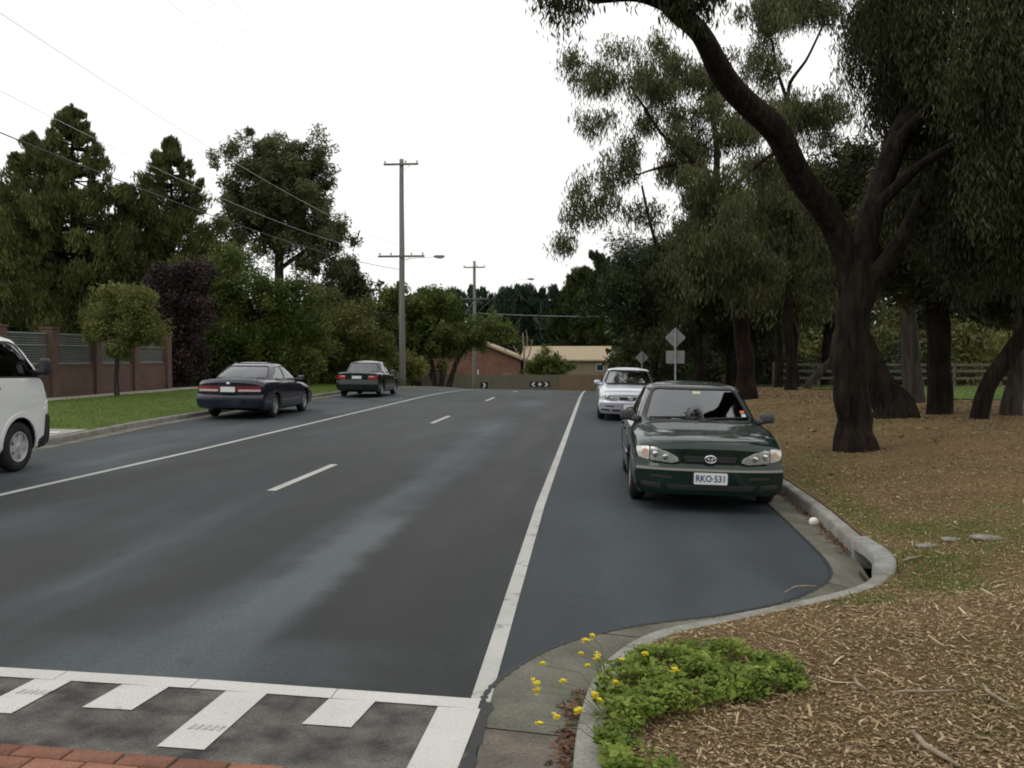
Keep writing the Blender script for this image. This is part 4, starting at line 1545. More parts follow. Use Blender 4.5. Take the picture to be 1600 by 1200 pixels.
# ---- white van: one-box body
def van():
    root = empty('white_van', (0, 0, 0), 0, 'white van at the left edge of the road with black wing mirror and silver wheel', 'van')
    pm = M['white_paint']
    #       y    w    zb   zs    zt
    T = np.array([(2.36, .78, .33, .92, .98), (2.31, .815, .29, 1.06, 1.12), (2.22, .83, .27, 1.20, 1.27), (2.08, .838, .26, 1.36, 1.42), (1.86, .842, .26, 1.56, 1.62), (1.62, .845, .26, 1.74, 1.80),
                  (1.40, .846, .26, 1.83, 1.90), (1.0, .847, .26, 1.87, 1.955), (0, .847, .26, 1.89, 1.98), (-1.6, .847, .26, 1.89, 1.98), (-2.2, .84, .27, 1.87, 1.955), (-2.34, .82, .30, 1.80, 1.88)])[::-1]
    ys = np.unique(np.concatenate([np.linspace(T[0, 0], T[-1, 0], 90), np.linspace(1.3, T[-1, 0], 50)]))
    cols = [pchip(T[:, 0], T[:, i], ys) for i in range(1, 5)]
    K = 40

    def make(ins):
        P = np.zeros((len(ys), K, 2))
        for i in range(len(ys)):
            wd, zb, zs, zt = (c[i] for c in cols)
            wd -= ins
            zs -= ins
            zt -= ins * 1.3
            zb += ins * 2
            tum = .10 * sstep((zs - 1.25) / .6)
            zm = min(1.15, zb + (zs - zb) * .6)
            ctrl = [(0, zb), (.6 * wd, zb), (.93 * wd, zb + .01), (.985 * wd, zb + .10), (wd, zb + (zm - zb) * .45), (wd, zm), (wd * (1 - tum * .45), zm + (zs - zm) * .55), (wd * (.975 - tum), zs - .03), (wd * (.93 - tum), zs + (zt - zs) * .30), (wd * .62, zs + (zt - zs) * .8), (wd * .3, zs + (zt - zs) * .97), (0, zt)]
            P[i] = curve_pts(ctrl, K)
        yy = ys.copy()
        if ins: yy = np.clip(ys * 1.0, ys[0] + ins * 1.5, ys[-1] - ins * 2.5)
        V, Fc = loft_closed((ys if not ins else yy, P))
        for e, k in ((ys[-1], .16), (ys[0], .06)):
            s = 1 if e > 0 else -1
            f = sstep((s * V[:, 1] - (s * e - 1.0)) / 1.0)
            V[:, 1] -= s * k * f * (np.abs(V[:, 0]) / .847) ** 3
        return V, Fc
    V, Fc = make(0)
    skin = Skin(V, Fc)
    body = tmp_obj(weld(V, Fc), (pm, M['wheelwell'], M['interior']))
    # hollow cabin above the floor
    V2, F2 = make(.05)
    inner = tmp_obj(weld(V2, F2), (M['interior'],))
    box = prism([(-2.2, .62), (2.05, .62), (2.05, 2.2), (-2.2, 2.2)], 'x', -.9, .9, (M['interior'],))
    boolean(inner, [box], 'INTERSECT')
    boolean(body, [inner])
    cuts = []
    for y in (1.45, -1.12):
        for s in (1, -1):
            a = [(y + .40 * math.cos(t), .36 + .40 * math.sin(t)) for t in np.linspace(0, 2 * math.pi, 37)[:-1]]
            cuts.append(prism(a, 'x', s * .56, s * 1.2, (M['wheelwell'],)))
    sidew = [round_poly([(1.93, 1.315), (1.50, 1.76), (1.36, 1.80), (.74, 1.81), (.74, 1.335)], .05), round_poly([(.60, 1.335), (.60, 1.80), (-.75, 1.80), (-.75, 1.335)], .05), round_poly([(-.85, 1.335), (-.85, 1.80), (-2.0, 1.79), (-2.0, 1.335)], .05)]
    for p in sidew:
        for s in (1, -1): cuts.append(prism(p, 'x', s * .5, s * 1.2, (M['plastic'],)))
    wsc = round_poly([(-.70, 1.24), (.70, 1.24), (.64, 1.82), (-.64, 1.82)], .06)
    cuts.append(prism(wsc, 'y', 1.1, 3, (M['plastic'],)))
    rw = round_poly([(-.64, 1.25), (.64, 1.25), (.58, 1.75), (-.58, 1.75)], .06)
    cuts.append(prism(rw, 'y', -2.0, -3, (M['plastic'],)))
    boolean(body, cuts)
    body.name = body.data.name = 'body'
    body.parent = root
    body.data.polygons.foreach_set('use_smooth', np.ones(len(body.data.polygons), bool))
    body.data.set_sharp_from_angle(angle=R(38))
    for p in sidew:
        for s in (1, -1):
            skin.patch('side_window', grow(p, .008), 'x', s, -.004, .005, M['glass_dark'], root, 12, 10)
            skin.strip('window_seal', grow(p, .004), 'x', s, .022, .003, .012, M['plastic'], root, True, 80)
    skin.patch('windscreen', grow(wsc, .01), 'y', 1, -.004, .005, M['glass'], root, 16, 14)
    skin.strip('windscreen_seal', grow(wsc, .004), 'y', 1, .03, .003, .012, M['plastic'], root, True, 90)
    skin.patch('rear_window', grow(rw, .01), 'y', -1, -.004, .005, M['glass_dark'], root, 12, 8)
    for s in (1, -1):
        d = skin.patch('door', [(2.06, .92), (2.07, 1.22), (1.95, 1.29), (.66, 1.31), (.66, .42), (.98, .42), (1.02, .60), (1.18, .80), (1.45, .88)], 'x', s, .004, .012, pm, root, 16, 16)
        h, n = skin.hit((.86, 1.17), 'x', s)
        MB().box((h.x + s * .014, .86, 1.17), (.03, .24, .045)).build('handle', M['plastic'], d, bevel=.01)
        skin.patch('sliding_door', [(.65, .42), (.65, 1.31), (-.62, 1.31), (-.62, .85), (-.72, .55), (-.70, .42)], 'x', s, .004, .012, pm, root, 16, 12)
        skin.strip('body_crease', [(2.12, 1.055), (-2.2, 1.055)], 'x', s, .022, .006, .012, pm, root, False, 60)
        # wheel-arch lip
        for y in (1.45, -1.12):
            a = [(y + .425 * math.cos(t), .36 + .425 * math.sin(t)) for t in np.linspace(R(-5), R(185), 40)]
            skin.strip('arch_flare', a, 'x', s, .055, .014, .02, pm, root, False, 40)
        skin.strip('sill_guard', [(1.0, .315), (-.68, .315)], 'x', s, .09, .008, .015, M['plastic'], root, False, 30)
        # mirror
        b = MB().add(*ellipsoid((s * .965, 1.86, 1.46), (.075, .085, .125), pw=.6))
        b.tube([(s * .80, 1.86, 1.35), (s * .92, 1.87, 1.40)], [.05, .045], 8)
        o = b.build('wing_mirror', M['plastic'], root, smooth=True)
        MB().box((s * .965, 1.776, 1.46), (.09, .004, .15)).build('mirror_glass', M['mirror_face'], o)
        skin.patch('mirror_sail', [(2.03, 1.27), (1.80, 1.31), (1.80, 1.42), (1.88, 1.38)], 'x', s, .007, .012, M['plastic'], root, 5, 5)
        q = round_poly([(s * .77, .86), (s * .40, .82), (s * .42, .96), (s * .76, 1.04)], .03)
        skin.patch('headlight', q, 'y', 1, .010, .03, M['reflector'], root, 10, 8)
        q = round_poly([(2.24, .78), (2.06, .80), (2.08, .94), (2.26, .98)], .02)
        skin.patch('corner_lamp', q, 'x', s, .008, .012, M['reflector'], root, 6, 6)
        skin.patch('tail_lamp', round_poly([(s * .80, .70), (s * .66, .70), (s * .66, 1.15), (s * .80, 1.15)], .02), 'y', -1, .008, .02, M['tail_bright'], root, 6, 8)
        # unpainted bumper wraps round the corner
        skin.patch('bumper_corner', [(2.32, .30), (1.93, .30), (1.87, .38), (2.06, .47), (2.10, .76), (2.32, .78)], 'x', s, .014, .03, M['plastic'], root, 10, 10)
    skin.patch('bumper', [(-.79, .34), (.79, .34), (.80, .55), (.79, .74), (-.79, .74), (-.80, .55)], 'y', 1, .03, .05, M['plastic'], root, 24, 10)
    skin.patch('rear_bumper', [(-.79, .32), (.79, .32), (.79, .55), (-.79, .55)], 'y', -1, .03, .05, M['plastic'], root, 20, 6)
    skin.patch('grille', round_poly([(-.34, .78), (.34, .78), (.36, .88), (-.36, .88)], .02), 'y', 1, .01, .02, M['plastic'], root, 12, 5)
    plate(root, skin, 1, .50, '')
    plate(root, skin, -1, .62, '')
    for x in (-.40, .40): seat_mesh(root, x, 1.18, .78, .5, .62, True, M['seat'])
    b = MB().add(*ellipsoid((0, 1.85, 1.12), (.72, .26, .14), pw=.5))
    b.build('dashboard', M['interior'], root, smooth=True)
    b = MB()
    Mr = Matrix.Rotation(R(-40), 3, 'X')
    pts = [Mr @ Vector((.2 * math.cos(a), .2 * math.sin(a), 0)) + Vector((.40, 1.62, 1.24)) for a in np.linspace(0, 2 * math.pi, 25)]
    b.tube(pts, [.015] * 25, 7, cap=False)
    b.bar(pts[0], pts[12], .03, .02)
    b.build('steering_wheel', M['plastic'], root, smooth=True)
    MB().box((0, 0, .36), (1.2, 4.0, .14)).build('underbody', M['wheelwell'], root)
    add_wheels(root, 1.49, 1.45, -1.12, .345, .195, .215, 'six', M['hubcap'])
    return root


put(van(), -8.86, 11.30, 0)

# ================================================================== buildings, walls, poles, signs
M['brick_red'] = brick_mat('wall_brick', (.115, .055, .038), (.085, .044, .032), (.095, .075, .062))
M['brick_far'] = brick_mat('house_brick', (.22, .095, .055), (.18, .08, .05), (.15, .11, .09))
M['brick_tan'] = brick_mat('tan_brick', (.33, .20, .11), (.28, .16, .09), (.25, .2, .15))
M['steel_panel'] = mat('grey_fence_panel', (.115, .12, .125), (.085, .09, .095), 3, rough=.6, spec=.4)
M['rail_pale'] = mat('pale_green_rail', (.22, .25, .23), rough=.5)
M['roof_tan'] = mat('tan_roof_tile', (.36, .29, .19), (.29, .23, .15), 2.5, rough=.85, bs=.6, bscale=6, bd=.05, stretch=(1, 5, 1))
M['render_tan'] = mat('khaki_render', (.23, .195, .125), (.20, .17, .11), 1.2, rough=.9)
M['white_trim'] = mat('white_trim', (.72, .72, .70), (.6, .6, .58), 8, rough=.5)
M['red_sign'] = mat('red_panel', (.32, .035, .04), rough=.5)
M['timber_pole'] = mat('weathered_pole', (.21, .20, .185), (.14, .13, .12), 2.2, rough=.95, bs=.6, bscale=14, bd=.02, stretch=(1, 1, .06), detail=7)
M['timber_far'] = mat('weathered_arm', (.17, .165, .155), (.11, .105, .10), 6, rough=.95)
M['galv'] = mat('galvanised_steel', (.33, .35, .35), (.25, .27, .27), 14, rough=.5, metal=.5)
M['sign_back'] = mat('grey_sign_back', (.24, .25, .25), (.19, .20, .20), 5, rough=.55, metal=.3)
M['porcelain'] = mat('insulator', (.45, .42, .38), rough=.3)
M['wire'] = mat('wire', (.06, .06, .065), rough=.6)
M['wire_pale'] = mat('wire_weathered', (.60, .62, .65), rough=.5)
M['pal_a'] = mat('grey_green_paling', (.165, .150, .105), (.115, .108, .078), 3, rough=.95, stretch=(6, 6, .4), grain=(9, .2))
M['pal_b'] = mat('brown_paling', (.22, .155, .095), (.165, .115, .072), 3, rough=.95, stretch=(6, 6, .4), grain=(9, .2))
M['rail_timber'] = mat('grey_rail', (.12, .105, .09), (.08, .07, .06), 4, rough=.95)
M['sign_black'] = mat('sign_black', (.012, .012, .014), rough=.5)
M['glass_win'] = mat('dark_window', (.02, .025, .03), rough=.08, spec=.8)
M['paper'] = mat('white_litter', (.75, .74, .72), (.6, .58, .55), 25, rough=.7)
M['stone'] = mat('pale_flat_stone', (.24, .23, .19), (.13, .12, .09), 9, rough=.95, bs=.5, bscale=40)

# ---- brick front wall with steel infill panels, left
wall = empty('brick_fence', (-17.9, 31, 0), 0, 'red brick front wall with piers and grey slatted steel panels behind the small street tree', 'wall')
py = [24.6, 27.4, 30.2, 33.0, 35.85, 38.7]


def wz(y): return float(zleft(-16.5, y))


def child(o, parent): return rel(o, parent)


for a, b in zip(py[:-1], py[1:]):
    z0 = wz((a + b) / 2)
    child(MB().box((-17.9, (a + b) / 2, z0 + .48), (.23, b - a - .40, 1.08)).build('base_wall', M['brick_red']), wall)
    child(MB().box((-17.9, (a + b) / 2, z0 + 1.045), (.27, b - a - .40, .05)).build('coping', M['brick_red']), wall)
    pn = child(MB().box((-17.9, (a + b) / 2, z0 + 1.12), (.05, b - a - .42, .05)).build('panel_frame', M['rail_pale']), wall)
    for zz_ in (1.72, 2.10):
        child(MB().box((-17.9, (a + b) / 2, z0 + zz_), (.05, b - a - .42, .04)).build('panel_rail', M['rail_pale']), wall)
    nsl = 11
    for i in range(nsl):
        child(MB().box((-17.915, (a + b) / 2, z0 + 1.20 + i * .085), (.018, b - a - .43, .066)).build('slat', M['steel_panel']), wall)
for y in py:
    z0 = wz(y)
    child(MB().box((-17.9, y, z0 + 1.1), (.42, .40, 2.34)).build('pier', M['brick_red']), wall)
    child(MB().box((-17.9, y, z0 + 2.29), (.48, .46, .06)).build('pier_cap', M['brick_red']), wall)


def house(name, label, c, wx, wy, wall_h, ridge, axis, wm, rm, over=.45, rz=0, wins=()):
    """gable-roofed house; ridge runs along axis; c on the ground"""
    h = empty(name, c, rz, label, 'house')
    b = MB()
    x, y = wx / 2, wy / 2
    if axis == 'y':
        v = [(-x, -y, -.3), (x, -y, -.3), (x, -y, wall_h), (0, -y, ridge), (-x, -y, wall_h), (-x, y, -.3), (x, y, -.3), (x, y, wall_h), (0, y, ridge), (-x, y, wall_h)]
        b.add(v, [(0, 1, 2, 3, 4), (9, 8, 7, 6, 5), (1, 6, 7, 2), (0, 4, 9, 5)])
        sl = (ridge - wall_h) / x
        r = MB()
        for s in (-1, 1):
            e = s * (x + over)
            ze = wall_h - over * sl
            r.add([(0, -y - over, ridge + .05), (e, -y - over, ze + .05), (e, y + over, ze + .05), (0, y + over, ridge + .05), (0, -y - over, ridge + .30), (e, -y - over, ze + .30), (e, y + over, ze + .30), (0, y + over, ridge + .30)],
                  [(0, 1, 2, 3), (4, 7, 6, 5), (0, 4, 5, 1), (1, 5, 6, 2), (2, 6, 7, 3)])
    else:
        v = [(-x, -y, -.3), (x, -y, -.3), (x, -y, wall_h), (-x, -y, wall_h), (-x, y, -.3), (x, y, -.3), (x, y, wall_h), (-x, y, wall_h), (-x, 0, ridge), (x, 0, ridge)]
        b.add(v, [(0, 1, 2, 3), (7, 6, 5, 4), (0, 3, 8, 7, 4), (1, 5, 6, 9, 2)])
        sl = (ridge - wall_h) / y
        r = MB()
        for s in (-1, 1):
            e = s * (y + over)
            ze = wall_h - over * sl
            r.add([(-x - over, 0, ridge + .05), (-x - over, e, ze + .05), (x + over, e, ze + .05), (x + over, 0, ridge + .05), (-x - over, 0, ridge + .22), (-x - over, e, ze + .22), (x + over, e, ze + .22), (x + over, 0, ridge + .22)],
                  [(0, 1, 2, 3), (4, 7, 6, 5), (0, 4, 5, 1), (1, 5, 6, 2), (2, 6, 7, 3)])
    b.build('wall', wm, h)
    r.build('roof', rm, h)
    for (wx_, wz_, ww, wh) in wins:
        f = MB().box((wx_, -y - .02, wz_), (ww + .12, .06, wh + .12)).build('window', M['white_trim'], h)
        MB().box((wx_, -y - .055, wz_), (ww, .02, wh)).build('pane', M['glass_win'], f)
    return h


zt = -2.1
h1 = house('brick_house', 'red brick gabled house with tan roof and white downpipe beyond the road end', (-14.3, 112.0, zt), 11.4, 9, 3.45, 5.75, 'y', M['brick_far'], M['roof_tan'], .5)
b = MB()
b.box((1.15, -4.56, 1.55), (.13, .1, 1.35))
b.box((.45, -4.56, .92), (1.4, .1, .12))
b.build('downpipe', M['white_trim'], h1)
MB().box((4.4, -4.58, 1.25), (1.0, .12, 1.2)).build('meter_box', M['render_tan'], h1)
MB().box((3.1, -4.62, 1.35), (.55, .10, .55)).build('red_panel', M['red_sign'], h1)
MB().box((.2, -4.9, .45), (.12, .12, 2.4)).build('verandah_post', M['white_trim'], h1)
h2 = house('tan_house', 'long low tan house with pale roof beyond the fence at the end of the road', (-3.0, 116, zt), 10.6, 9, 3.25, 4.75, 'x', M['render_tan'], M['roof_tan'], .35, 0, [(3.55, 2.45, .75, .7)])
MB().box((5.32, -4.60, 1.7), (.12, .1, 3.1)).build('downpipe', M['white_trim'], h2)
MB().box((5.0, -4.62, 2.2), (.5, .16, .7)).build('brick_panel', M['brick_far'], h2)
MB().box((-1.7, -4.58, 2.1), (.8, .10, .16)).build('vent', M['white_trim'], h2)
h3 = house('roadside_house', 'orange brick house glimpsed behind the dark trees above the navy sedan', (-25.5, 66, 0), 9, 8, 2.7, 4.4, 'x', M['brick_tan'], M['roof_tan'], .4)
h4 = house('gable_house', 'orange brick house corner rising at the left edge above the van', (-29.0, 34.5, .2), 6.6, 9, 2.7, 4.6, 'y', M['brick_tan'], M['roof_tan'], .3)
h5 = empty('letterbox', (-17.3, 45.6, float(zleft(-16.5, 45.6))), 0, 'pale cream letterbox beside the roof of the navy sedan', 'letterbox')
MB().box((0, 0, .95), (.5, .35, .32)).build('box', M['white_trim'], h5, bevel=.03)
MB().box((0, 0, .36), (.28, .22, .86)).build('stand', M['brick_tan'], h5)

# ---- fences at the end of the road
for (nm, lb, x0, x1, m) in (('paling_fence', 'grey-green timber paling fence across the end of the road, left section', -17.5, -3.6, M['pal_a']), ('paling_fence', 'brown timber paling fence across the end of the road, right section', -3.6, 14.0, M['pal_b'])):
    f = empty(nm, (x0, 95.5, -2.1), 0, lb, 'fence')
    b = MB()
    n = int((x1 - x0) / .11)
    for i in range(n):
        h_ = 1.92 + random.uniform(-.035, .03)
        b.box((i * .11 + .05, random.uniform(-.006, .006), h_ / 2), (.104, .016, h_))
    b.build('palings', m, f, 'stuff')
    for z in (.4, 1.6): MB().box(((x1 - x0) / 2, .05, z), (x1 - x0, .06, .08)).build('rail', m, f)
    for i in range(int((x1 - x0) / 2.4) + 1): MB().box((i * 2.4 + .06, .1, .93), (.1, .1, 1.86)).build('post', m, f)


def chevron(b, x, z, w_, h_, s, d=.03):
    """one arrow-head stroke, thick, pointing to s"""
    t = w_ * .5
    P = [(0, h_ / 2), (t, h_ / 2), (t + w_ * .5, 0), (t, -h_ / 2), (0, -h_ / 2), (w_ * .5, 0)]
    v = [(x + s * p[0], -d, z + p[1]) for p in P] + [(x + s * p[0], -d + .012, z + p[1]) for p in P]
    b.add(v, [(0, 1, 2, 5), (5, 2, 3, 4)] + [(i, (i + 1) % 6, 6 + (i + 1) % 6, 6 + i) for i in range(6)])


p = at(843.5, 600.5, 93.9)
s1 = empty('arrow_board', (p.x, p.y, -2.1), 0, 'black board with white arrows pointing both ways around a white diamond', 'road sign')
MB().box((0, 0, p.z + 2.1), (2.0, .04, .56)).build('board', M['sign_black'], s1)
b = MB()
zc = p.z + 2.1
chevron(b, -.42, zc, .42, .42, -1)
chevron(b, .42, zc, .42, .42, 1)
b.add([(-.2, -.03, zc), (0, -.03, zc + .2), (.2, -.03, zc), (0, -.03, zc - .2), (-.2, -.02, zc), (0, -.02, zc + .2), (.2, -.02, zc), (0, -.02, zc - .2)], [(0, 1, 2, 3), (0, 4, 5, 1), (1, 5, 6, 2), (2, 6, 7, 3), (3, 7, 4, 0)])
b.build('arrows', M['white_trim'], s1)
for x in (-.75, .75): MB().box((x, .05, (zc + .2) / 2 - .05), (.07, .06, zc + .3)).build('post', M['galv'], s1)
p = at(756.5, 602.0, 93.9)
s2 = empty('chevron_board', (p.x, p.y, -2.1), 0, 'black board with one white chevron pointing right, beside the second power pole', 'road sign')
zc = p.z + 2.1
MB().box((0, 0, zc), (.75, .04, .62)).build('board', M['sign_black'], s2)
b = MB()
chevron(b, -.16, zc, .34, .46, 1)
b.build('chevron', M['white_trim'], s2)
MB().box((0, .05, zc / 2 - .05), (.07, .06, zc + .3)).build('post', M['galv'], s2)


# ---- diamond signs seen from behind, on the right verge
def sign_back(u, vtop, Y, half, lb, plate_=True):
    p = at(u, vtop, Y)
    zg = float(zright(p.x, Y))
    s = empty('road_sign', (p.x, Y, zg), 0, lb, 'road sign')
    zc = p.z - zg - half
    b = MB()
    n = 5
    v = []
    for y in (0, .004):
        for q in round_poly([(-half, 0), (0, half), (half, 0), (0, -half)], .06, 3): v.append((q[0], y + .04, zc + q[1]))
    k = len(v) // 2
    b.add(v, [tuple(range(k)), tuple(range(2 * k - 1, k - 1, -1))] + [(i, (i + 1) % k, k + (i + 1) % k, k + i) for i in range(k)])
    b.build('diamond_plate', M['sign_back'], s)
    if plate_:
        MB().box((0, .042, zc - half - .30), (.62, .004, .44)).build('supplementary_plate', M['sign_back'], s)
    b = MB().tube([(0, 0, -.2), (0, 0, zc + half * .8)], [.032, .032], 10)
    for dz in (-.25, .25): b.box((0, .03, zc + dz), (.10, .02, .03))
    b.build('post', M['galv'], s)


sign_back(1055.5, 511, 33, .36, 'grey back of a diamond road sign with a small rectangular plate under it')
sign_back(1003, 548, 54, .38, 'grey back of a smaller diamond road sign above the silver sedan', False)

# ---- power poles, lamps and wires
POLEX = -11.35


def power_pole(y, top, arm_lo, lb, lamp, first, arm_hi=.45):
    zg = float(zleft(POLEX, y))
    p = empty('power_pole', (POLEX, y, zg), 0, lb, 'power pole', 'power poles along the left verge')
    n = 14
    zs = np.linspace(-.3, top, n)
    rr = np.linspace(.20, .125, n)
    b = MB()
    b.tube([(0.006 * math.sin(z), 0, z) for z in zs], list(rr), 14)
    b.build('pole', M['timber_pole'], p, smooth=True)
    for z, w_ in ((top - arm_hi, 2.05), (arm_lo, 2.75)):
        a = MB().box((0, -.17, z), (w_, .10, .11)).build('crossarm', M['timber_far'], p)
        k = MB()
        xs = [-w_ / 2 + .1, -w_ * .22, w_ * .22, w_ / 2 - .1] if w_ > 2.2 else [-w_ / 2 + .08, 0.28, w_ / 2 - .08]
        for x in xs:
            k.add(*lathe_z([(0, .02), (.05, .022), (.06, .055), (.10, .045), (.115, .06), (.15, .04), (.18, .0)], (x, -.17, z + .055)))
        k.build('insulator', M['porcelain'], a, smooth=True)
        for s in (-1, 1):
            MB().bar((s * .05, -.20, z - .45), (s * .55, -.20, z - .05), .035, .012).build('brace', M['galv'], a)
    if lamp:
        ax, az, rise = lamp
        a = MB()
        a.tube([(.1, 0, az - rise), (ax * .4, 0, az - rise * .45), (ax * .8, 0, az - .05), (ax, 0, az)], [.016, .014, .012, .012], 8)
        a = a.build('lamp_arm', M['galv'], p, smooth=True)
        hd = MB().add(*ellipsoid((ax + .22, 0, az + .01), (.34, .13, .085), pw=.7)).build('lamp_head', M['sign_back'], a, smooth=True)
        MB().add(*ellipsoid((ax + .26, 0, az - .06), (.2, .1, .07))).build('lamp_glass', M['lens'], hd, smooth=True)
    return p, zg


def lathe_z(prof, c, n=10):
    V, Fc = [], []
    for i in range(n):
        a = 2 * math.pi * i / n
        for z, r in prof: V.append((c[0] + r * math.cos(a), c[1] + r * math.sin(a), c[2] + z))
    k = len(prof)
    for i in range(n):
        for j in range(k - 1):
            a, b = i * k + j, ((i + 1) % n) * k + j
            Fc.append((a, a + 1, b + 1, b))
    return V, Fc


t1 = at(622, 249, 55.9)
lo1 = at(622, 401, 55.9)
pA, zA = power_pole(55.9, t1.z - float(zleft(POLEX, 55.9)), lo1.z - float(zleft(POLEX, 55.9)), 'tall grey timber power pole with two crossarms beyond the dark sedan', (2.0, lo1.z - float(zleft(POLEX, 55.9)) - .02, .15), True, .32)
t2 = at(738, 408, 90)
lo2 = at(738, 467, 90)
pB, zB = power_pole(90, t2.z - float(zleft(POLEX, 90)), lo2.z - float(zleft(POLEX, 90)), 'farther grey timber power pole at the end of the road before the brick house', (5.1, at(835, 436, 90).z - float(zleft(POLEX, 90)), 3.3), False, .6)


def wire(a, b, sag, r, lb, m=None, grp='overhead wires', nm='overhead_wire', n=40):
    a, b = Vector(a), Vector(b)
    pts = []
    for i in range(n + 1):
        t = i / n
        q = a.lerp(b, t)
        q.z -= sag * 4 * t * (1 - t)
        pts.append(q)
    o = MB().tube(pts, [r] * (n + 1), 5).build(nm, m or M['wire_pale'], smooth=True)
    tag(o, lb, 'wire', grp)
    return o


YN = 4.0           # the next pole stands out of the picture
names = ['leftmost of the three high wires from the tall power pole', 'middle one of the three high wires from the tall power pole', 'rightmost of the three high wires from the tall power pole']
for i, dx in enumerate((-.95, .28, .95)):
    wire((POLEX + dx, YN, 12.6), (POLEX + dx, 55.9, t1.z - .15), .9, .0055, names[i])
for i, dx in enumerate((-1.27, 1.27)):
    wire((POLEX + dx, YN, 8.35), (POLEX + dx, 55.9, lo1.z + .22), 1.0, .0055,
         'lower wire %s on the long crossarm of the tall power pole' % ['at its left end', 'at its right end'][i])
wire((POLEX - .3, YN, 6.6), (POLEX - .1, 55.9, lo1.z - .75), .75, .013, 'thick dark cable running below the wires in front of the conifers', M['wire'], None, 'overhead_cable')
for i, dx in enumerate((-.95, .28, .95)):
    wire((POLEX + dx, 55.9, t1.z - .15), (POLEX + dx, 90, t2.z - .4), .5, .0055, ['left', 'middle', 'right'][i] + ' high wire between the two power poles')
pw = at(738, 489, 90)
wire((POLEX, 90, pw.z), (9.0, 92, at(985, 492, 92).z), .25, .013, 'pale cable crossing the road to the right from the far power pole', M['wire_pale'], None, 'overhead_cable')
wire((POLEX, 90, pw.z + 1.2), (POLEX - 6.5, 101, -2.1 + 3.4), .3, .015, 'service wire from the far power pole down to the brick house', M['wire_pale'], None, 'service_wire')

# ---- post and rail fence beyond the trees on the right
rf = empty('post_and_rail_fence', (9, 49.5, 0), 0, 'low grey post and rail fence beyond the lawn between the tree trunks', 'fence')
zr = lambda x: float(zright(x, 49.5))
xs_f = np.arange(9, 42, 2.2)
for x in xs_f: child(MB().box((x, 49.5, zr(x) + .55), (.13, .13, 1.3)).build('post', M['rail_timber']), rf)
for a, b in zip(xs_f[:-1], xs_f[1:]):
    for z in (.45, .80, 1.12):
        child(MB().bar((a + .06, 49.42, zr(a) + z), (b - .06, 49.42, zr(b) + z), .045, .12).build('rail', M['rail_timber']), rf)

# ================================================================== trees and plants
def leaves_mesh(name, cen, outd, n_per, sig, L, W, mode, rg, cl_tint=.6, csc=None, tri=True):
    cen = np.asarray(cen, float)
    n = len(cen) * n_per
    ci = np.repeat(np.arange(len(cen)), n_per)
    sg = np.asarray(sig if np.ndim(sig) else [sig] * 3, float)
    off = rg.normal(0, 1, (n, 3))
    off /= np.maximum(np.linalg.norm(off, axis=1)[:, None], 1e-6) / (rg.random((n, 1)) ** .45)
    csz = rg.uniform(.6, 1.35, len(cen)) * (1 if csc is None else csc)
    pos = cen[ci] + off * sg * 1.7 * csz[ci][:, None]
    od = outd[ci]
    r = rg.normal(0, 1, (n, 3))
    r /= np.linalg.norm(r, axis=1)[:, None]
    if mode == 'droop':
        a = r * .55 + np.array([0, 0, -1.0])
    elif mode == 'out':
        a = od + r * .55
    elif mode == 'up':
        a = od * .6 + r * .45 + np.array([0, 0, .55])
    else:
        a = r + od * .35
    a /= np.linalg.norm(a, axis=1)[:, None]
    q = rg.normal(0, 1, (n, 3))
    b = np.cross(a, q)
    b /= np.linalg.norm(b, axis=1)[:, None] + 1e-9
    s = rg.uniform(.65, 1.35, (n, 1))
    l, wd = L * s, W * s * rg.uniform(.7, 1.3, (n, 1))
    p0 = pos - a * l * .5
    cv = np.cross(a, b) * l * .08
    V = np.stack([p0, p0 + a * l * .45 + b * wd / 2 + cv, p0 + a * l, p0 + a * l * .45 - b * wd / 2 + cv], 1).reshape(-1, 3)
    k = 4
    if tri:                                # far off, a leaf is one triangle
        k = 3
        V = np.stack([p0 + b * wd * .5, p0 + a * l, p0 - b * wd * .5 + cv], 1).reshape(-1, 3)
    F_ = np.arange(n * k).reshape(-1, k)
    ct = rg.random(len(cen))
    t = np.clip(cl_tint * ct[ci] + (1 - cl_tint) * rg.random(n), 0, 1) ** 1.25
    return np_mesh(name, V, F_, tint=np.repeat(t, k))


def ragged(lobes, rg, core=.66):
    out = []
    for l in lobes:
        c, r = np.array(l[:3]), np.array(l[3:6])
        out.append((*c, *(r * core)))
        for k in range(8):
            d = rg.normal(0, 1, 3)
            d /= np.linalg.norm(d)
            out.append((*(c + d * r * rg.uniform(.5, 1.15)), *(r * rg.uniform(.16, .44))))
    return out


def lobe_pts(lobes, n, rg, shell=.45):
    vol = np.array([(l[3] * l[4] * l[5]) ** (2 / 3) for l in lobes])
    cnt = np.maximum(2, (n * vol / vol.sum()).astype(int))
    P, O = [], []
    for l, k in zip(lobes, cnt):
        d = rg.normal(0, 1, (k, 3))
        d /= np.linalg.norm(d, axis=1)[:, None]
        r = rg.random((k, 1)) ** shell
        bumpy = 1 + .16 * np.sin(d[:, :1] * 5 + l[0]) * np.sin(d[:, 1:2] * 6 + l[1]) + .10 * np.sin(d[:, 2:] * 9 + l[2])
        P.append(np.array(l[:3]) + d * r * bumpy * np.array(l[3:6]))
        O.append(d)
    return np.vstack(P), np.vstack(O)


def smooth3(pts, n):
    P = np.asarray(pts, float)
    L = np.concatenate([[0], np.cumsum(np.linalg.norm(np.diff(P[:, :3], axis=0), axis=1))])
    t = np.linspace(0, L[-1], n)
    return np.stack([pchip(L, P[:, i], t) if len(P) > 2 else np.interp(t, L, P[:, i]) for i in range(P.shape[1])], -1)


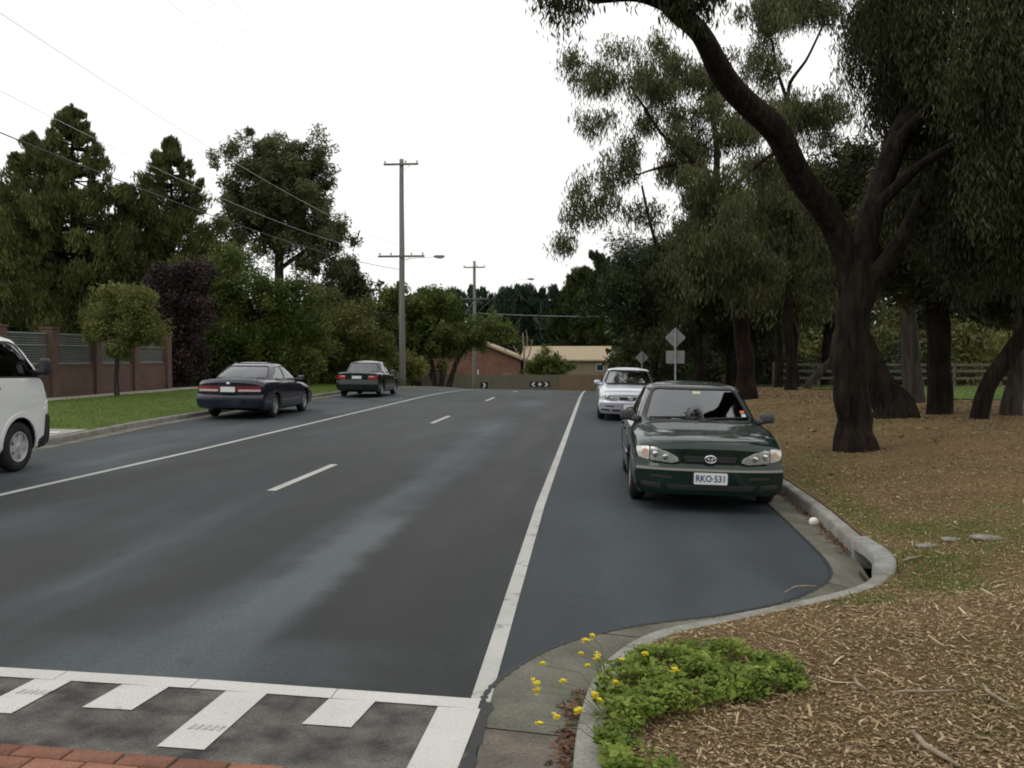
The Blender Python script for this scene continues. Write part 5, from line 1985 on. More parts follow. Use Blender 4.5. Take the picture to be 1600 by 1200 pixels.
def tree(name, label, base, limbs, lobes, ntip, nleaf, L, W, mode, lm, bm_, seed, sig=.35, cat='tree', group=None, shell=.45, twig=.018, sides=10, wob=.07, cl=.65, trunk_name='trunk', core=.66):
    """limbs: lists of (x,y,z,r); twigs grow from the nearest wood to each leaf clump"""
    rg = np.random.default_rng(seed)
    base = Vector(base)
    root = empty(name, base, 0, label, cat, group)
    VV, FF, nv = [], [], 0
    nodes = []
    for li, lb in enumerate(limbs):
        S = smooth3(lb, max(6, int(len(lb) * 5)))
        jit = (np.sin(np.arange(len(S))[:, None] * .8 + rg.random((1, 3)) * 6) * .9) * S[:, 3:4] * .05
        jit[0] = 0
        V, Fc = tube_arrays(S[:, :3] + jit, S[:, 3] * (1 + .03 * np.sin(np.arange(len(S)) * .7 + rg.random() * 6)), sides if S[0, 3] > .06 else 6, wob, rg)
        VV.append(V)
        FF.append(Fc + nv)
        nv += len(V)
        nodes.append(S[len(S) // 4:] if li == 0 else S)
    N = np.vstack(nodes)
    cen, od = lobe_pts(ragged(lobes, rg, core), ntip, rg, shell)
    if twig:
        pos = N[:, :3].copy()
        rad = N[:, 3].copy()
        order = np.argsort(((cen[:, None, :] - pos[None, ::4, :]) ** 2).sum(-1).min(1))
        for i in order:
            c = cen[i]
            d2 = ((pos - c) ** 2).sum(1) + 4 * np.maximum(0, pos[:, 2] - c[2]) ** 2
            j = int(np.argmin(d2))
            p0 = pos[j]
            ln = np.linalg.norm(c - p0)
            if ln < .05: continue
            r0 = min(rad[j] * .6, twig * (1 + ln * .9))
            bow = rg.normal(0, .10, 3) * ln + np.array([0, 0, .10 * ln])
            ts = np.array([0, .3, .65, 1.0])
            Q = p0 + np.outer(ts, c - p0) + np.outer(np.sin(ts * np.pi), bow)
            V, Fc = tube_arrays(Q, np.array([r0, r0 * .8, r0 * .55, r0 * .3]), 4)
            VV.append(V)
            FF.append(Fc + nv)
            nv += len(V)
            pos = np.vstack([pos, Q[1:]])
            rad = np.concatenate([rad, [r0 * .8, r0 * .55, r0 * .35]])
    V = np.vstack(VV) - np.array(base)
    link(trunk_name, np_mesh(trunk_name, V, np.vstack(FF), smooth=True), bm_, root)
    link('crown', leaves_mesh('crown', cen - np.array(base), od, nleaf, sig, L, W, mode, rg, cl, None, base[1] > 18), lm, root)
    return root


def lobe(u, v, Y, ru, rv, rd=None):
    c = at(u, v, Y)
    k = Y / F
    rd = rd if rd is not None else (ru + rv) / 2 * k
    return (c.x, c.y, c.z, ru * k, rd, rv * k)


def limb(Ys, *uvr):
    """trunk or limb traced at a given distance: (u, v, width in px)"""
    out = []
    for i, (u, v, wpx) in enumerate(uvr):
        Y = Ys if not isinstance(Ys, (list, tuple)) else Ys[i]
        p = at(u, v, Y)
        out.append((p.x, p.y, p.z, wpx / 2 * Y / F))
    return out


def sink(l, d=.35):
    """carry a trunk's foot into the ground, flared"""
    x, y, z, r = l[0]
    return [(x, y, z - d, r * 1.30), (x, y, z, r * 1.12), (x, y, z + .30, r * .96)] + [q for q in l[1:]]


# ---- the big leaning gum in the right foreground
A0 = at(1336, 688, 16.6)
fa = 16.6
trunk = sink(limb(fa, (1336, 688, 56), (1333, 640, 52), (1329, 560, 53), (1333, 490, 46), (1336, 440, 50), (1338, 405, 40)))
l1 = limb([16.6, 16.6, 16.4, 16.0, 15.4, 14.6, 13.8, 13.2, 12.8], (1333, 520, 20), (1328, 440, 36), (1306, 358, 38), (1258, 288, 39), (1212, 205, 39), (1135, 128, 37), (1098, 58, 32), (1042, 2, 29), (1010, -50, 26))
l2 = limb([16.6, 16.6, 16.8, 17.2, 17.6, 18], (1335, 520, 22), (1346, 430, 36), (1362, 330, 34), (1398, 230, 34), (1446, 110, 36), (1440, -60, 30))
l3 = limb([16.6, 16.5, 16.2, 15.9, 15.7, 15.6], (1338, 515, 18), (1362, 440, 28), (1395, 395, 24), (1418, 355, 20), (1428, 325, 12), (1438, 295, 5))
l7 = [(l1[-2][0], l1[-2][1], l1[-2][2], .13), (1.3, 14.6, 7.9, .10), (1.9, 16.2, 8.7, .07), (2.5, 17.4, 9.2, .04)]
l8 = [(1.3, 14.6, 7.9, .08), (.7, 15.6, 8.6, .05), (.3, 16.6, 9.0, .03)]
l4 = limb([13.5, 13.1, 12.8], (1060, 20, 16), (1000, -2, 12), (925, 2, 8))
l5 = limb([17.2, 16.5, 15.6, 15], (1400, 225, 22), (1470, 150, 17), (1550, 60, 12), (1620, -40, 8))
l6 = limb([16.8, 16.3, 15.5], (1362, 330, 20), (1450, 250, 14), (1560, 190, 8))
lob = [lobe(1440, 60, 17, 75, 75), lobe(1540, 110, 15.5, 95, 90), lobe(1600, 250, 15.5, 90, 100), lobe(1480, 200, 17.5, 90, 75), lobe(1390, 130, 18, 42, 85), lobe(1560, 370, 17, 110, 70), lobe(1450, 330, 19, 75, 60),
       lobe(1390, 20, 18, 60, 45), lobe(1600, 10, 16, 120, 60), lobe(1350, 60, 19, 26, 42), lobe(1500, -120, 17, 170, 70), lobe(1090, -30, 12.8, 42, 34), lobe(882, -30, 12.8, 20, 30), lobe(1000, -60, 12.8, 60, 30)]
tree('gum_tree', 'big dark eucalyptus by the green sedan whose long limb arches left across the sky', A0, [trunk, l1, l2, l3, l4, l5, l6, l7, l8], lob + [(.8, 15.9, 8.8, .45, .6, .4), (2.3, 16.9, 9.2, .5, .6, .4), (.2, 16.8, 9.2, .4, .5, .35)], 1180, 170, .125, .021, 'droop', M['leaf_gum'], M['bark_dark'], 11, (.26, .26, .34), 'tree', 'eucalyptus trees on the right verge', sides=28, wob=.055)

# ---- second gum, sparse clumps against the sky
fb = 34
B0 = at(1166, 606, fb)
trunk = sink(limb(fb, (1167, 606, 30), (1162, 540, 25), (1152, 470, 23), (1138, 400, 21), (1126, 340, 19), (1116, 300, 17)), .5)
l1 = limb(fb, (1116, 300, 13), (1098, 265, 10), (1070, 238, 7), (1040, 215, 5), (1005, 165, 4), (985, 135, 2.5))
l2 = limb(fb, (1085, 250, 6), (1030, 262, 4), (990, 275, 2.5))
l3 = limb([fb, fb + 1, fb + 2, fb + 3], (1118, 305, 12), (1120, 230, 9), (1110, 150, 6), (1140, 90, 3))
l4 = limb(fb, (1128, 350, 9), (1034, 392, 5.5), (1015, 345, 5), (1003, 290, 3.5))
l5 = limb(fb, (1120, 320, 9), (1180, 260, 7), (1240, 220, 4))
lob = [lobe(935, 195, fb, 30, 20), lobe(960, 130, fb, 48, 26), lobe(965, 85, fb, 22, 14), lobe(925, 125, fb, 14, 12), lobe(1010, 130, fb + 1, 40, 25), lobe(985, 255, fb, 28, 26), lobe(1060, 185, fb + 1, 55, 50), lobe(1085, 255, fb + 1, 50, 42),
       lobe(1060, 130, fb + 2, 45, 34), lobe(950, 280, fb, 26, 34), lobe(905, 305, fb, 16, 22), lobe(940, 330, fb, 34, 22), lobe(1000, 335, fb, 26, 20), lobe(1150, 200, fb + 1, 60, 45), lobe(1190, 260, fb + 1, 60, 40), lobe(1100, 330, fb + 2, 60, 40),
       lobe(1130, 130, fb + 3, 45, 40), lobe(900, 345, fb, 20, 16), lobe(880, 385, fb, 10, 8), lobe(1030, 75, fb + 1, 20, 14), lobe(890, 100, fb, 12, 14), lobe(1145, 400, fb - 1.2, 50, 40), lobe(1110, 440, fb - .8, 50, 40), lobe(1175, 460, fb - 1, 44, 40), lobe(1100, 290, fb - 1, 36, 34), lobe(1150, 320, fb - 1.2, 44, 40), lobe(1070, 400, fb - .5, 44, 34)]
tree('gum_tree', 'eucalyptus with reddish trunk and loose clumps of leaves standing out against the sky', B0, [trunk, l1, l2, l3, l4, l5], lob, 1700, 38, .20, .036, 'droop', M['leaf_gum_far'], M['bark_red'], 12, (.27, .27, .30), 'tree', 'eucalyptus trees on the right verge', shell=1.0, core=.42, twig=.012)

# ---- third gum behind, tall thin twigs
fc = 40
C0 = at(1236, 602, fc)
trunk = sink(limb(fc, (1236, 602, 17), (1232, 500, 15), (1236, 380, 13), (1228, 260, 11), (1230, 170, 8)), .5)
l1 = limb(fc, (1230, 175, 7), (1232, 140, 6), (1262, 90, 4), (1288, 35, 3))
l2 = limb(fc, (1231, 160, 6), (1215, 110, 4), (1205, 60, 3))
lob = [lobe(1195, 50, fc, 38, 52), lobe(1215, 15, fc, 60, 26), lobe(1260, 10, fc, 55, 24), lobe(1205, 115, fc, 26, 26), lobe(1290, 25, fc, 34, 20), lobe(1240, 200, fc, 60, 40), lobe(1290, 190, fc, 40, 36), lobe(1180, 95, fc, 16, 22), lobe(1220, 290, fc, 70, 50), lobe(1250, 370, fc, 80, 55), lobe(1200, 430, fc + 1, 70, 50), lobe(1270, 460, fc + 1, 60, 45)]
tree('gum_tree', 'tall thin-topped eucalyptus whose bare forked twigs show against the bright gap', C0, [trunk, l1, l2], lob, 1150, 48, .22, .042, 'droop', M['leaf_gum_far'], M['bark_dark'], 13, (.30, .30, .33), 'tree', 'eucalyptus trees on the right verge', shell=1.0, core=.42, twig=.012)

# ---- the shaded grove behind: every trunk its own tree
GROVE = [
    # base u, v, Y, width, lean points (u,v,w), bark, crown lobes (u,v,dY,ru,rv), label
    ((1398, 652), 22.5, 66, [(1372, 600, 46), (1345, 540, 38), (1330, 470, 30), (1350, 380, 24), (1380, 280, 18)], 'bark_dark', [(1400, 340, 0, 90, 70), (1330, 300, 1, 70, 60), (1480, 300, 1, 80, 70), (1420, 430, 1, 80, 45)], 'thick dark trunk leaning left just behind the big foreground gum'),
    ((1428, 630), 30.0, 30, [(1424, 570, 27), (1420, 510, 25), (1415, 420, 22), (1420, 320, 16)], 'bark_grey', [(1400, 400, 0, 100, 60), (1460, 420, 2, 80, 60), (1420, 300, 1, 90, 60)], 'upright pale grey trunk between two dark trunks'),
    ((1468, 645), 24.0, 40, [(1468, 590, 36), (1466, 530, 37), (1462, 450, 34), (1470, 340, 24), (1490, 240, 14)], 'bark_dark', [(1480, 420, 0, 80, 55), (1540, 330, 1, 90, 70), (1470, 250, 2, 80, 60)], 'straight dark trunk standing on the mulch in front of the lawn'),
    ((1531, 657), 22.0, 26, [(1535, 628, 25), (1552, 590, 24), (1580, 550, 24), (1610, 510, 24), (1650, 450, 20), (1670, 360, 14)], 'bark_dark', [(1620, 400, 0, 100, 60), (1580, 460, 2, 70, 45), (1700, 320, 0, 100, 80)], 'curved slender trunk bending away to the right edge'),
    ((1578, 653), 23.5, 32, [(1588, 600, 28), (1596, 550, 27), (1600, 460, 24), (1610, 350, 16)], 'bark_grey', [(1600, 300, 1, 100, 80), (1560, 440, 2, 80, 50), (1650, 420, 1, 90, 60)], 'grey trunk at the right edge behind the curved one'),
    ((1262, 606), 43.0, 12, [(1285, 578, 11), (1310, 548, 10), (1322, 500, 9), (1325, 420, 8)], 'bark_grey', [(1310, 450, 0, 70, 45), (1280, 400, 1, 70, 50)], 'thin grey trunk leaning sharply right, left of the big gum'),
    ((1216, 604), 46.0, 15, [(1218, 560, 13), (1214, 500, 12), (1220, 400, 10)], 'bark_dark', [(1210, 440, 0, 70, 55), (1190, 370, 1, 70, 60), (1240, 350, 2, 60, 60)], 'dark trunk in the back row next to the reddish gum'),
    ((1243, 603), 48.0, 14, [(1240, 560, 12), (1246, 500, 11), (1250, 400, 10)], 'bark_dark', [(1255, 430, 0, 70, 60), (1260, 340, 2, 70, 60)], 'dark upright trunk in the back row behind the leaning grey trunk'),
    ((1094, 604), 50.0, 14, [(1092, 560, 12), (1090, 500, 11), (1085, 430, 9)], 'bark_dark', [(1080, 450, 0, 75, 55), (1060, 400, 1, 70, 50), (1110, 400, 1, 60, 50), (1060, 520, 1, 60, 34)], 'tree with dark crown behind the diamond sign'),
    ((1020, 605), 56.0, 14, [(1022, 570, 12), (1025, 520, 11), (1020, 450, 9)], 'bark_dark', [(1010, 450, 0, 65, 60), (980, 420, 2, 50, 45), (1030, 520, 1, 60, 45), (960, 470, 2, 45, 45)], 'olive-green bushy tree above the silver sedan'),
    ((1290, 600), 52.0, 16, [(1292, 540, 14), (1300, 480, 12), (1300, 380, 10)], 'bark_dark', [(1300, 420, 0, 85, 60), (1300, 320, 0, 85, 70), (1340, 480, 0, 70, 50)], 'dark tree in the back row behind the big foreground gum'),
    ((1140, 603), 52.0, 14, [(1142, 560, 12), (1150, 490, 11), (1150, 400, 9)], 'bark_dark', [(1150, 440, 0, 70, 60), (1150, 370, 1, 70, 60), (1160, 520, 1, 60, 40)], 'dark tree in the back row left of the reddish trunk'),
    ((1185, 601), 55.0, 12, [(1186, 560, 10), (1190, 480, 9)], 'bark_grey', [(1190, 500, 0, 70, 45), (1220, 460, 1, 70, 45), (1190, 400, 1, 70, 60)], 'tree with grey trunk in the back row right of the reddish gum'),
]
for gi, (bu, Y, wd, lean, bk, cl, lb) in enumerate(GROVE):
    b0 = at(bu[0], bu[1], Y)
    zg = float(zright(b0.x, b0.y))
    l0 = limb(Y, (bu[0], bu[1], wd), *lean)
    x, y, z, r = l0[0]
    l0[0] = (x, y, zg + .02, r)
    l0 = [(x, y, zg - .3, r * 1.25)] + l0
    n = len(l0)
    top = l0[-1]
    lbs = [lobe(u, v, Y + dY * 1.5, ru, rv) for (u, v, dY, ru, rv) in cl]
    extra = []
    for q in lbs:                          # a limb reaching into every lobe
        s = l0[n // 2 + 1]
        extra.append([(s[0], s[1], s[2], s[3] * .5), ((s[0] + q[0]) / 2, (s[1] + q[1]) / 2, (s[2] + q[2]) / 2 + .3, s[3] * .35), (q[0], q[1], q[2], s[3] * .15)])
    sc = Y / 34
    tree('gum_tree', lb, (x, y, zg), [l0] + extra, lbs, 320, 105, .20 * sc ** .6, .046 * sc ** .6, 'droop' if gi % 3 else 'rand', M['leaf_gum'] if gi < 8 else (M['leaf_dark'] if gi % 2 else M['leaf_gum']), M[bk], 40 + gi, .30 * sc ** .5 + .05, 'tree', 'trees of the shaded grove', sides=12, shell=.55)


# ---- dark conifers and shrub masses right of the road end
def conifer(name, label, apex, Y, base_v, rpx, seed, lm, grp, n=520, nl=70, L=.34, W=.10, droop=.1, power=.75, bushy=.30, zground=None):
    rg = np.random.default_rng(seed)
    t = at(apex[0], apex[1], Y)
    zg = zground if zground is not None else -.3
    H = t.z - zg
    Rm = rpx * Y / F
    base = Vector((t.x, t.y, zg))
    root = empty(name, base, 0, label, 'tree', grp)
    VV, FF, nv = [], [], 0
    tr = np.array([(0, 0, z) for z in np.linspace(-.4, H, 14)])
    V, Fc = tube_arrays(tr, np.linspace(H * .022, .02, 14), 8)
    VV.append(V); FF.append(Fc); nv += len(V)
    cen, od, cs = [], [], []
    nb = int(n / 6)
    for i in range(nb):
        f = (i + rg.random()) / nb
        f = min(.995, .72 * f + .28 * (math.floor(f * 17) + .5) / 17)      # loose whorls
        z = H * (.05 + .93 * f)
        az = rg.random() * 6.283 + i * 2.4
        ln = Rm * (1 - f) ** power * rg.uniform(.66, 1.16) + .16
        d = np.array([math.cos(az), math.sin(az), 0])
        rise = rg.uniform(-.10, .14) + .25 * max(0, f - .75) - droop * (1 - f)
        Q = np.array([np.array([0, 0, z]) + d * ln * s + np.array([0, 0, ln * (rise * s + .14 * s ** 3)]) for s in (0, .35, .7, 1.0)])
        V, Fc = tube_arrays(Q, np.array([.05, .04, .025, .01]) * (H / 14), 4)
        VV.append(V); FF.append(Fc + nv); nv += len(V)
        k = max(2, int(6 * ln / Rm * 1.4))
        for q in range(k):
            s = 1 - .8 * (q / k) ** 1.2
            p = np.array([np.interp(s, (0, .35, .7, 1), Q[:, c]) for c in range(3)]) + rg.normal(0, .12, 3) * ln * .5
            cen.append(p)
            cs.append(.16 + .95 * (ln / Rm) ** .75)
            od.append(d * .8 + np.array([0, 0, .55]))
    for z in np.linspace(H * .90, H * .985, 7):
        cen.append(np.array([0, 0, z])); od.append(np.array([0, 0, 1.0])); cs.append(.16 + 2.2 * (1 - z / H))
    link('trunk', np_mesh('trunk', np.vstack(VV), np.vstack(FF), smooth=True), M['bark_dark'], root)
    link('crown', leaves_mesh('crown', np.array(cen), np.array(od), nl, (bushy, bushy, bushy * 1.1), L, W, 'up', rg, .6, np.array(cs)), lm, root)
    return root


G_ = 'tall conifers behind the left-hand houses'
conifer('conifer_tree', 'tallest dark conifer with feathery pointed top at the far left', (112, 160), 50, 600, 225, 21, M['leaf_conifer'], G_, 1600, 100, .27, .075, zground=0, power=.92, bushy=.36)
conifer('conifer_tree', 'slender pointed conifer right of the tallest one', (267, 210), 54, 600, 150, 22, M['leaf_conifer'], G_, 1350, 101, .27, .075, zground=0, power=.85, bushy=.40)
conifer('conifer_tree', 'broad conifer cut by the left edge of the picture', (-8, 285), 51, 600, 190, 23, M['leaf_conifer'], G_, 950, 101, .27, .075, zground=0, power=.8, bushy=.46)
conifer('conifer_tree', 'shorter conifer filling the gap between the two pointed ones', (196, 285), 53, 600, 110, 24, M['leaf_conifer'], G_, 800, 101, .27, .075, zground=0, power=.75, bushy=.46)
conifer('conifer_tree', 'conifer shoulder left of the tallest one with a blunt top', (52, 205), 52, 600, 150, 25, M['leaf_conifer'], G_, 850, 101, .27, .075, zground=0, power=.75, bushy=.46)

fz = 62
trunk = sink(limb(fz, (437, 600, 22), (436, 480, 17), (436, 420, 15), (438, 360, 13), (440, 300, 9)), .5)
ex = [limb(fz, (437, 400, 9), (400, 350, 6), (375, 300, 3)), limb(fz, (438, 370, 9), (480, 320, 6), (490, 260, 3)), limb(fz, (437, 420, 8), (480, 390, 6), (515, 370, 3))]
lob = [lobe(430, 300, fz, 78, 62), lobe(440, 270, fz, 60, 54), lobe(460, 340, fz, 62, 50), lobe(435, 262, fz, 52, 48), lobe(470, 285, fz, 36, 50), lobe(398, 300, fz, 36, 36), lobe(440, 320, fz + 1, 60, 34), lobe(375, 350, fz, 34, 40), lobe(480, 370, fz, 52, 40), lobe(512, 365, fz, 26, 52), lobe(420, 365, fz, 50, 30), lobe(360, 310, fz, 14, 22), lobe(500, 420, fz, 36, 26), lobe(395, 255, fz, 24, 24), lobe(490, 245, fz, 16, 26)]
lob = [(*q[:3], q[3] * 1.22, q[4] * 1.22, q[5] * 1.22) for q in lob]
tree('gum_tree', 'round-headed grey-green eucalyptus standing alone behind the left-hand trees', at(437, 600, fz), [trunk] + ex, lob, 520, 125, .30, .078, 'rand', M['leaf_gum_far'], M['bark_grey'], 31, (.36, .36, .34), 'tree', None, shell=.65, core=.92)


def bush_tree(name, label, base_uv, Y, trunks, lobes, lm, bk, seed, ntip=260, nl=90, L=.2, W=.08, mode='rand', sig=.34, cat='tree', grp=None, ground=None):
    b0 = at(base_uv[0], base_uv[1], Y)
    zg = ground if ground is not None else b0.z
    lim = []
    for tr in trunks:
        l = limb(Y, *tr)
        x, y, z, r = l[0]
        l[0] = (x, y, zg - .15, r * 1.15)
        lim.append(l)
    lbs = [lobe(u, v, Y + (q[0] if q else 0), ru, rv) for (u, v, ru, rv, *q) in lobes]
    # limbs out to the lobes so that no clump hangs free
    s = lim[0][-1]
    for q in lbs:
        lim.append([(s[0], s[1], s[2], s[3] * .7), ((s[0] + q[0]) / 2, (s[1] + q[1]) / 2, (s[2] + q[2]) / 2 + .1, s[3] * .5), (q[0], q[1], q[2], s[3] * .2)])
    return tree(name, label, (b0.x, b0.y, zg), lim, lbs, ntip, nl, L, W, mode, lm, bk, seed, sig, cat, grp, shell=.5, sides=8)


bush_tree('broad_tree', 'broad dark green round tree behind the navy sedan', (420, 600), 47, [[(420, 600, 26), (418, 560, 20), (400, 500, 16)]],
          [(370, 440, 85, 48), (430, 460, 70, 52), (330, 470, 70, 45), (455, 520, 60, 50), (390, 520, 90, 50), (330, 540, 60, 40), (300, 440, 50, 34), (470, 470, 30, 40)], M['leaf_green'], M['bark_dark'], 51, 620, 85, .17, .07, ground=.3)
bush_tree('purple_tree', 'dark purple-leaved tree beside the end of the brick wall', (282, 610), 41.5, [[(282, 610, 14), (280, 570, 11), (282, 520, 9)]],
          [(280, 470, 48, 56), (300, 530, 40, 50), (262, 520, 34, 60), (290, 430, 34, 24), (312, 480, 24, 40), (285, 575, 40, 26)], M['leaf_purple'], M['bark_dark'], 52, 420, 80, .13, .06, sig=.26, ground=.3)
bush_tree('street_tree', 'small light green street tree on the grass verge in front of the brick wall', (183, 629), 31.5, [[(183, 629, 9), (182, 590, 7.5), (183, 555, 7), (184, 530, 6)]],
          [(190, 480, 56, 34), (155, 500, 28, 36), (225, 500, 34, 36), (190, 525, 46, 26), (170, 460, 30, 18), (215, 465, 28, 22), (240, 520, 20, 22), (145, 520, 18, 18), (185, 548, 22, 12)], M['leaf_street'], M['bark_grey'], 53, 420, 60, .11, .045, sig=.17, ground=float(zleft(-15.6, 31.5)))
bush_tree('broad_tree', 'brownish olive tree between the navy sedan and the tall power pole', (515, 600), 56, [[(515, 600, 16), (515, 560, 12)]],
          [(530, 500, 55, 50), (500, 540, 45, 45), (560, 530, 45, 55), (520, 570, 60, 28), (580, 560, 30, 35)], M['leaf_olive'], M['bark_dark'], 54, 420, 75, .2, .08, ground=.1)
bush_tree('broad_tree', 'small dark conical tree top showing left of the tall power pole', (548, 600), 72, [[(548, 600, 16), (548, 500, 12)]],
          [(548, 440, 26, 26), (545, 470, 42, 30), (535, 425, 16, 12), (565, 455, 20, 22), (550, 500, 50, 30)], M['leaf_dark'], M['bark_dark'], 55, 260, 80, .3, .10, ground=-.6)
bush_tree('broad_tree', 'dark rounded tree directly behind the tall power pole', (650, 602), 78, [[(650, 602, 16), (648, 560, 12)]],
          [(640, 480, 48, 34), (605, 500, 28, 50), (680, 480, 38, 32), (640, 540, 60, 45), (700, 478, 22, 22), (610, 560, 30, 35)], M['leaf_green'], M['bark_dark'], 56, 420, 80, .3, .11, ground=-.9)
bush_tree('spreading_tree', 'green spreading tree with several bare stems below it, left of the far power pole', (688, 604), 82, [[(680, 606, 9), (676, 570, 7), (660, 540, 5)], [(690, 606, 9), (692, 570, 7), (700, 540, 5)], [(700, 606, 9), (712, 570, 7), (730, 540, 5)], [(684, 606, 8), (668, 575, 6), (650, 555, 4)]],
          [(680, 530, 42, 26), (725, 515, 44, 22), (765, 515, 26, 20), (655, 540, 24, 20), (700, 550, 30, 14), (790, 520, 12, 12), (740, 535, 24, 14)], M['leaf_pale'], M['bark_grey'], 57, 360, 75, .24, .09, sig=.36, ground=-1.2)
bush_tree('shrub', 'pale green shrub behind the grass between the two parked dark cars', (482, 598), 47, [[(482, 598, 5), (482, 575, 4)]], [(482, 556, 18, 12), (470, 570, 12, 12), (495, 572, 12, 12)], M['leaf_street'], M['bark_grey'], 58, 60, 50, .14, .06, 'rand', .16, 'shrub', None, .3)
bush_tree('shrub', 'yellow-green shrub at the foot of the tall power pole', (646, 603), 68, [[(646, 603, 5), (646, 585, 4)]], [(640, 565, 18, 22), (655, 580, 18, 18), (632, 590, 14, 14)], M['leaf_yellow'], M['bark_grey'], 59, 90, 50, .2, .08, 'rand', .22, 'shrub', None, -.6)
bush_tree('shrub', 'dark rounded bush in front of the tan house at the end of the road', (855, 590), 104, [[(855, 600, 8), (855, 580, 6)]], [(855, 562, 27, 20), (838, 574, 18, 16), (874, 572, 20, 16), (850, 585, 32, 12)], M['leaf_green'], M['bark_dark'], 60, 150, 60, .28, .12, 'rand', .34, 'shrub', None, -2.1)
HG = 'dark shrubs along the left garden fronts'
for i, (u, Y, ru, rv, lb) in enumerate([(262, 42.5, 30, 34, 'dark shrub against the end pier of the brick wall'), (330, 46, 44, 30, 'low dark shrub behind the tail of the navy sedan'), (400, 50, 50, 34, 'dark shrub behind the roof of the navy sedan'),
                                        (455, 52, 40, 30, 'dark shrub behind the bonnet of the navy sedan'), (510, 56, 36, 28, 'dark shrub behind the pale green shrub'), (570, 62, 40, 32, 'dark shrub behind the small dark sedan'), (606, 70, 26, 30, 'dark shrub just left of the tall pole foot'),
                                        (90, 46, 80, 60, 'dark shrub mass above the brick wall at the left'), (200, 47, 70, 60, 'dark shrub mass behind the street tree'), (0, 45, 70, 60, 'dark shrub at the left edge behind the brick gable')]):
    v = 590 - rv * .6
    c = at(u, v, Y)
    bush_tree('shrub', lb, (u, 600), Y, [[(u, 605, 6), (u, 585, 5)]], [(u, v, ru, rv), (u - ru * .5, v + rv * .3, ru * .6, rv * .7), (u + ru * .5, v + rv * .2, ru * .6, rv * .7)], M['leaf_green'] if i in (3, 4, 5, 6) else M['leaf_dark'], M['bark_dark'], 70 + i, 130, 70, .2, .085, 'rand', .34, 'shrub', HG, float(zleft(-16.5, Y)))

# ---- pines behind the far houses
PG = 'row of dark pines behind the far houses'
pines = [(708, 452, 132, 26, 'short dark pine at the left end of the far row'), (735, 447, 140, 26, 'dark pine behind the top of the far power pole'), (757, 452, 136, 24, 'dark pine just right of the far power pole'), (780, 458, 138, 22, 'low pine in the dip right of the far power pole'),
         (792, 450, 134, 20, 'narrow pine of the far row above the brick house roof'), (808, 446, 142, 26, 'dark pine of the far row above the bare pale tree'), (822, 446, 136, 26, 'dense pine of the far row left of the bushy gap'), (845, 453, 140, 28, 'pine of the far row above the round bush'),
         (868, 447, 134, 26, 'pointed pine of the far row over the tan house'), (893, 455, 140, 28, 'pine of the far row over the right end of the tan house'), (690, 455, 128, 28, 'pine behind the spreading tree'), (662, 452, 130, 28, 'pine behind the dark rounded tree')]
for i, (u, v, Y, rp, lb) in enumerate(pines):
    conifer('pine_tree', lb, (u, v), Y, 600, rp * 1.5, 90 + i, M['leaf_pine'], PG, 220, 36, .9, .34, .05, .42, .62, -2.2)
for i, (u, v, Y, rp, lb) in enumerate([(932, 392, 128, 50, 'tall dark conifer rising behind the right end of the tan house'), (1020, 385, 90, 36, 'dark dense conifer behind the diamond signs'), (900, 428, 130, 34, 'smaller dark conifer above the roof of the tan house')]):
    conifer('conifer_tree', lb, (u, v), Y, 600, rp * 1.35, 120 + i, M['leaf_dark'], 'dark conifers right of the road end', 620, 80, .55, .19, .05, .5, .55, -1.9)

# pale bare tree
pb = at(820, 590, 108)
tw = [limb(108, (820, 596, 5), (819, 560, 3.5), (817, 520, 2)), limb(108, (819, 570, 2.6), (828, 550, 1.8), (832, 530, 1)), limb(108, (819, 565, 2.4), (808, 550, 1.6), (802, 540, 1)), limb(108, (818, 550, 2), (824, 535, 1.4), (822, 515, .8))]
tree('bare_tree', 'pale leafless tree between the two far houses', (pb.x, pb.y, -2.1), [[(l[0], l[1], -2.3, .25)] + tw[0][1:] if False else q for q in tw for l in [q[0]]], [lobe(818, 540, 108, 16, 22)], 60, 6, .16, .05, 'rand', M['leaf_olive'], M['bark_pale'], 130, .3, 'tree', None, twig=.03)

# hedge masses that close the view far behind
def mass(name, label, pts, lm, seed, nl=70, L=.5, W=.2, sig=.6):
    rg = np.random.default_rng(seed)
    cen, od = [], []
    for (x, y, z, rx, ry, rz, n) in pts:
        p, o = lobe_pts([(x, y, z, rx, ry, rz)], n, rg, .4)
        cen.append(p)
        od.append(o)
    o = link(name, leaves_mesh(name, np.vstack(cen), np.vstack(od), nl, sig, L, W, 'rand', rg, .5), lm)
    return tag(o, label, 'trees', None, 'stuff')


mass('far_bushes', 'grey-green bushes massed beyond the post and rail fence on the right', [(14 + i * 4.2, 64 + 4 * math.sin(i * 2.1), 1.2, 3.4, 2.5, 2.6 + .6 * math.sin(i * 1.3), 70) for i in range(12)], M['leaf_olive'], 140, 55, .40, .18, .5)
mass('far_wood', 'dark wood closing the view behind the grove on the right', [(6 + i * 6, 84 + 5 * math.sin(i * 1.7), 4, 5.5, 4, 6 + 1.5 * math.sin(i * 2.3), 90) for i in range(14)], M['leaf_dark'], 141, 45, .75, .32, .8)
mass('far_wood', 'dark wood closing the view behind the left-hand gardens', [(-22 - i * 7, 92 + 5 * math.sin(i * 1.7), 3, 6, 4, 5.5 + 1.2 * math.sin(i * 2.3), 80) for i in range(12)], M['leaf_dark'], 142, 45, .75, .32, .8)
mass('far_wood', 'dark wood far behind the row of pines', [(-45 + i * 8, 158, 2, 7, 4, 6 + 1 * math.sin(i * 2.3), 60) for i in range(14)], M['leaf_pine'], 143, 40, 1.1, .5, 1.0)
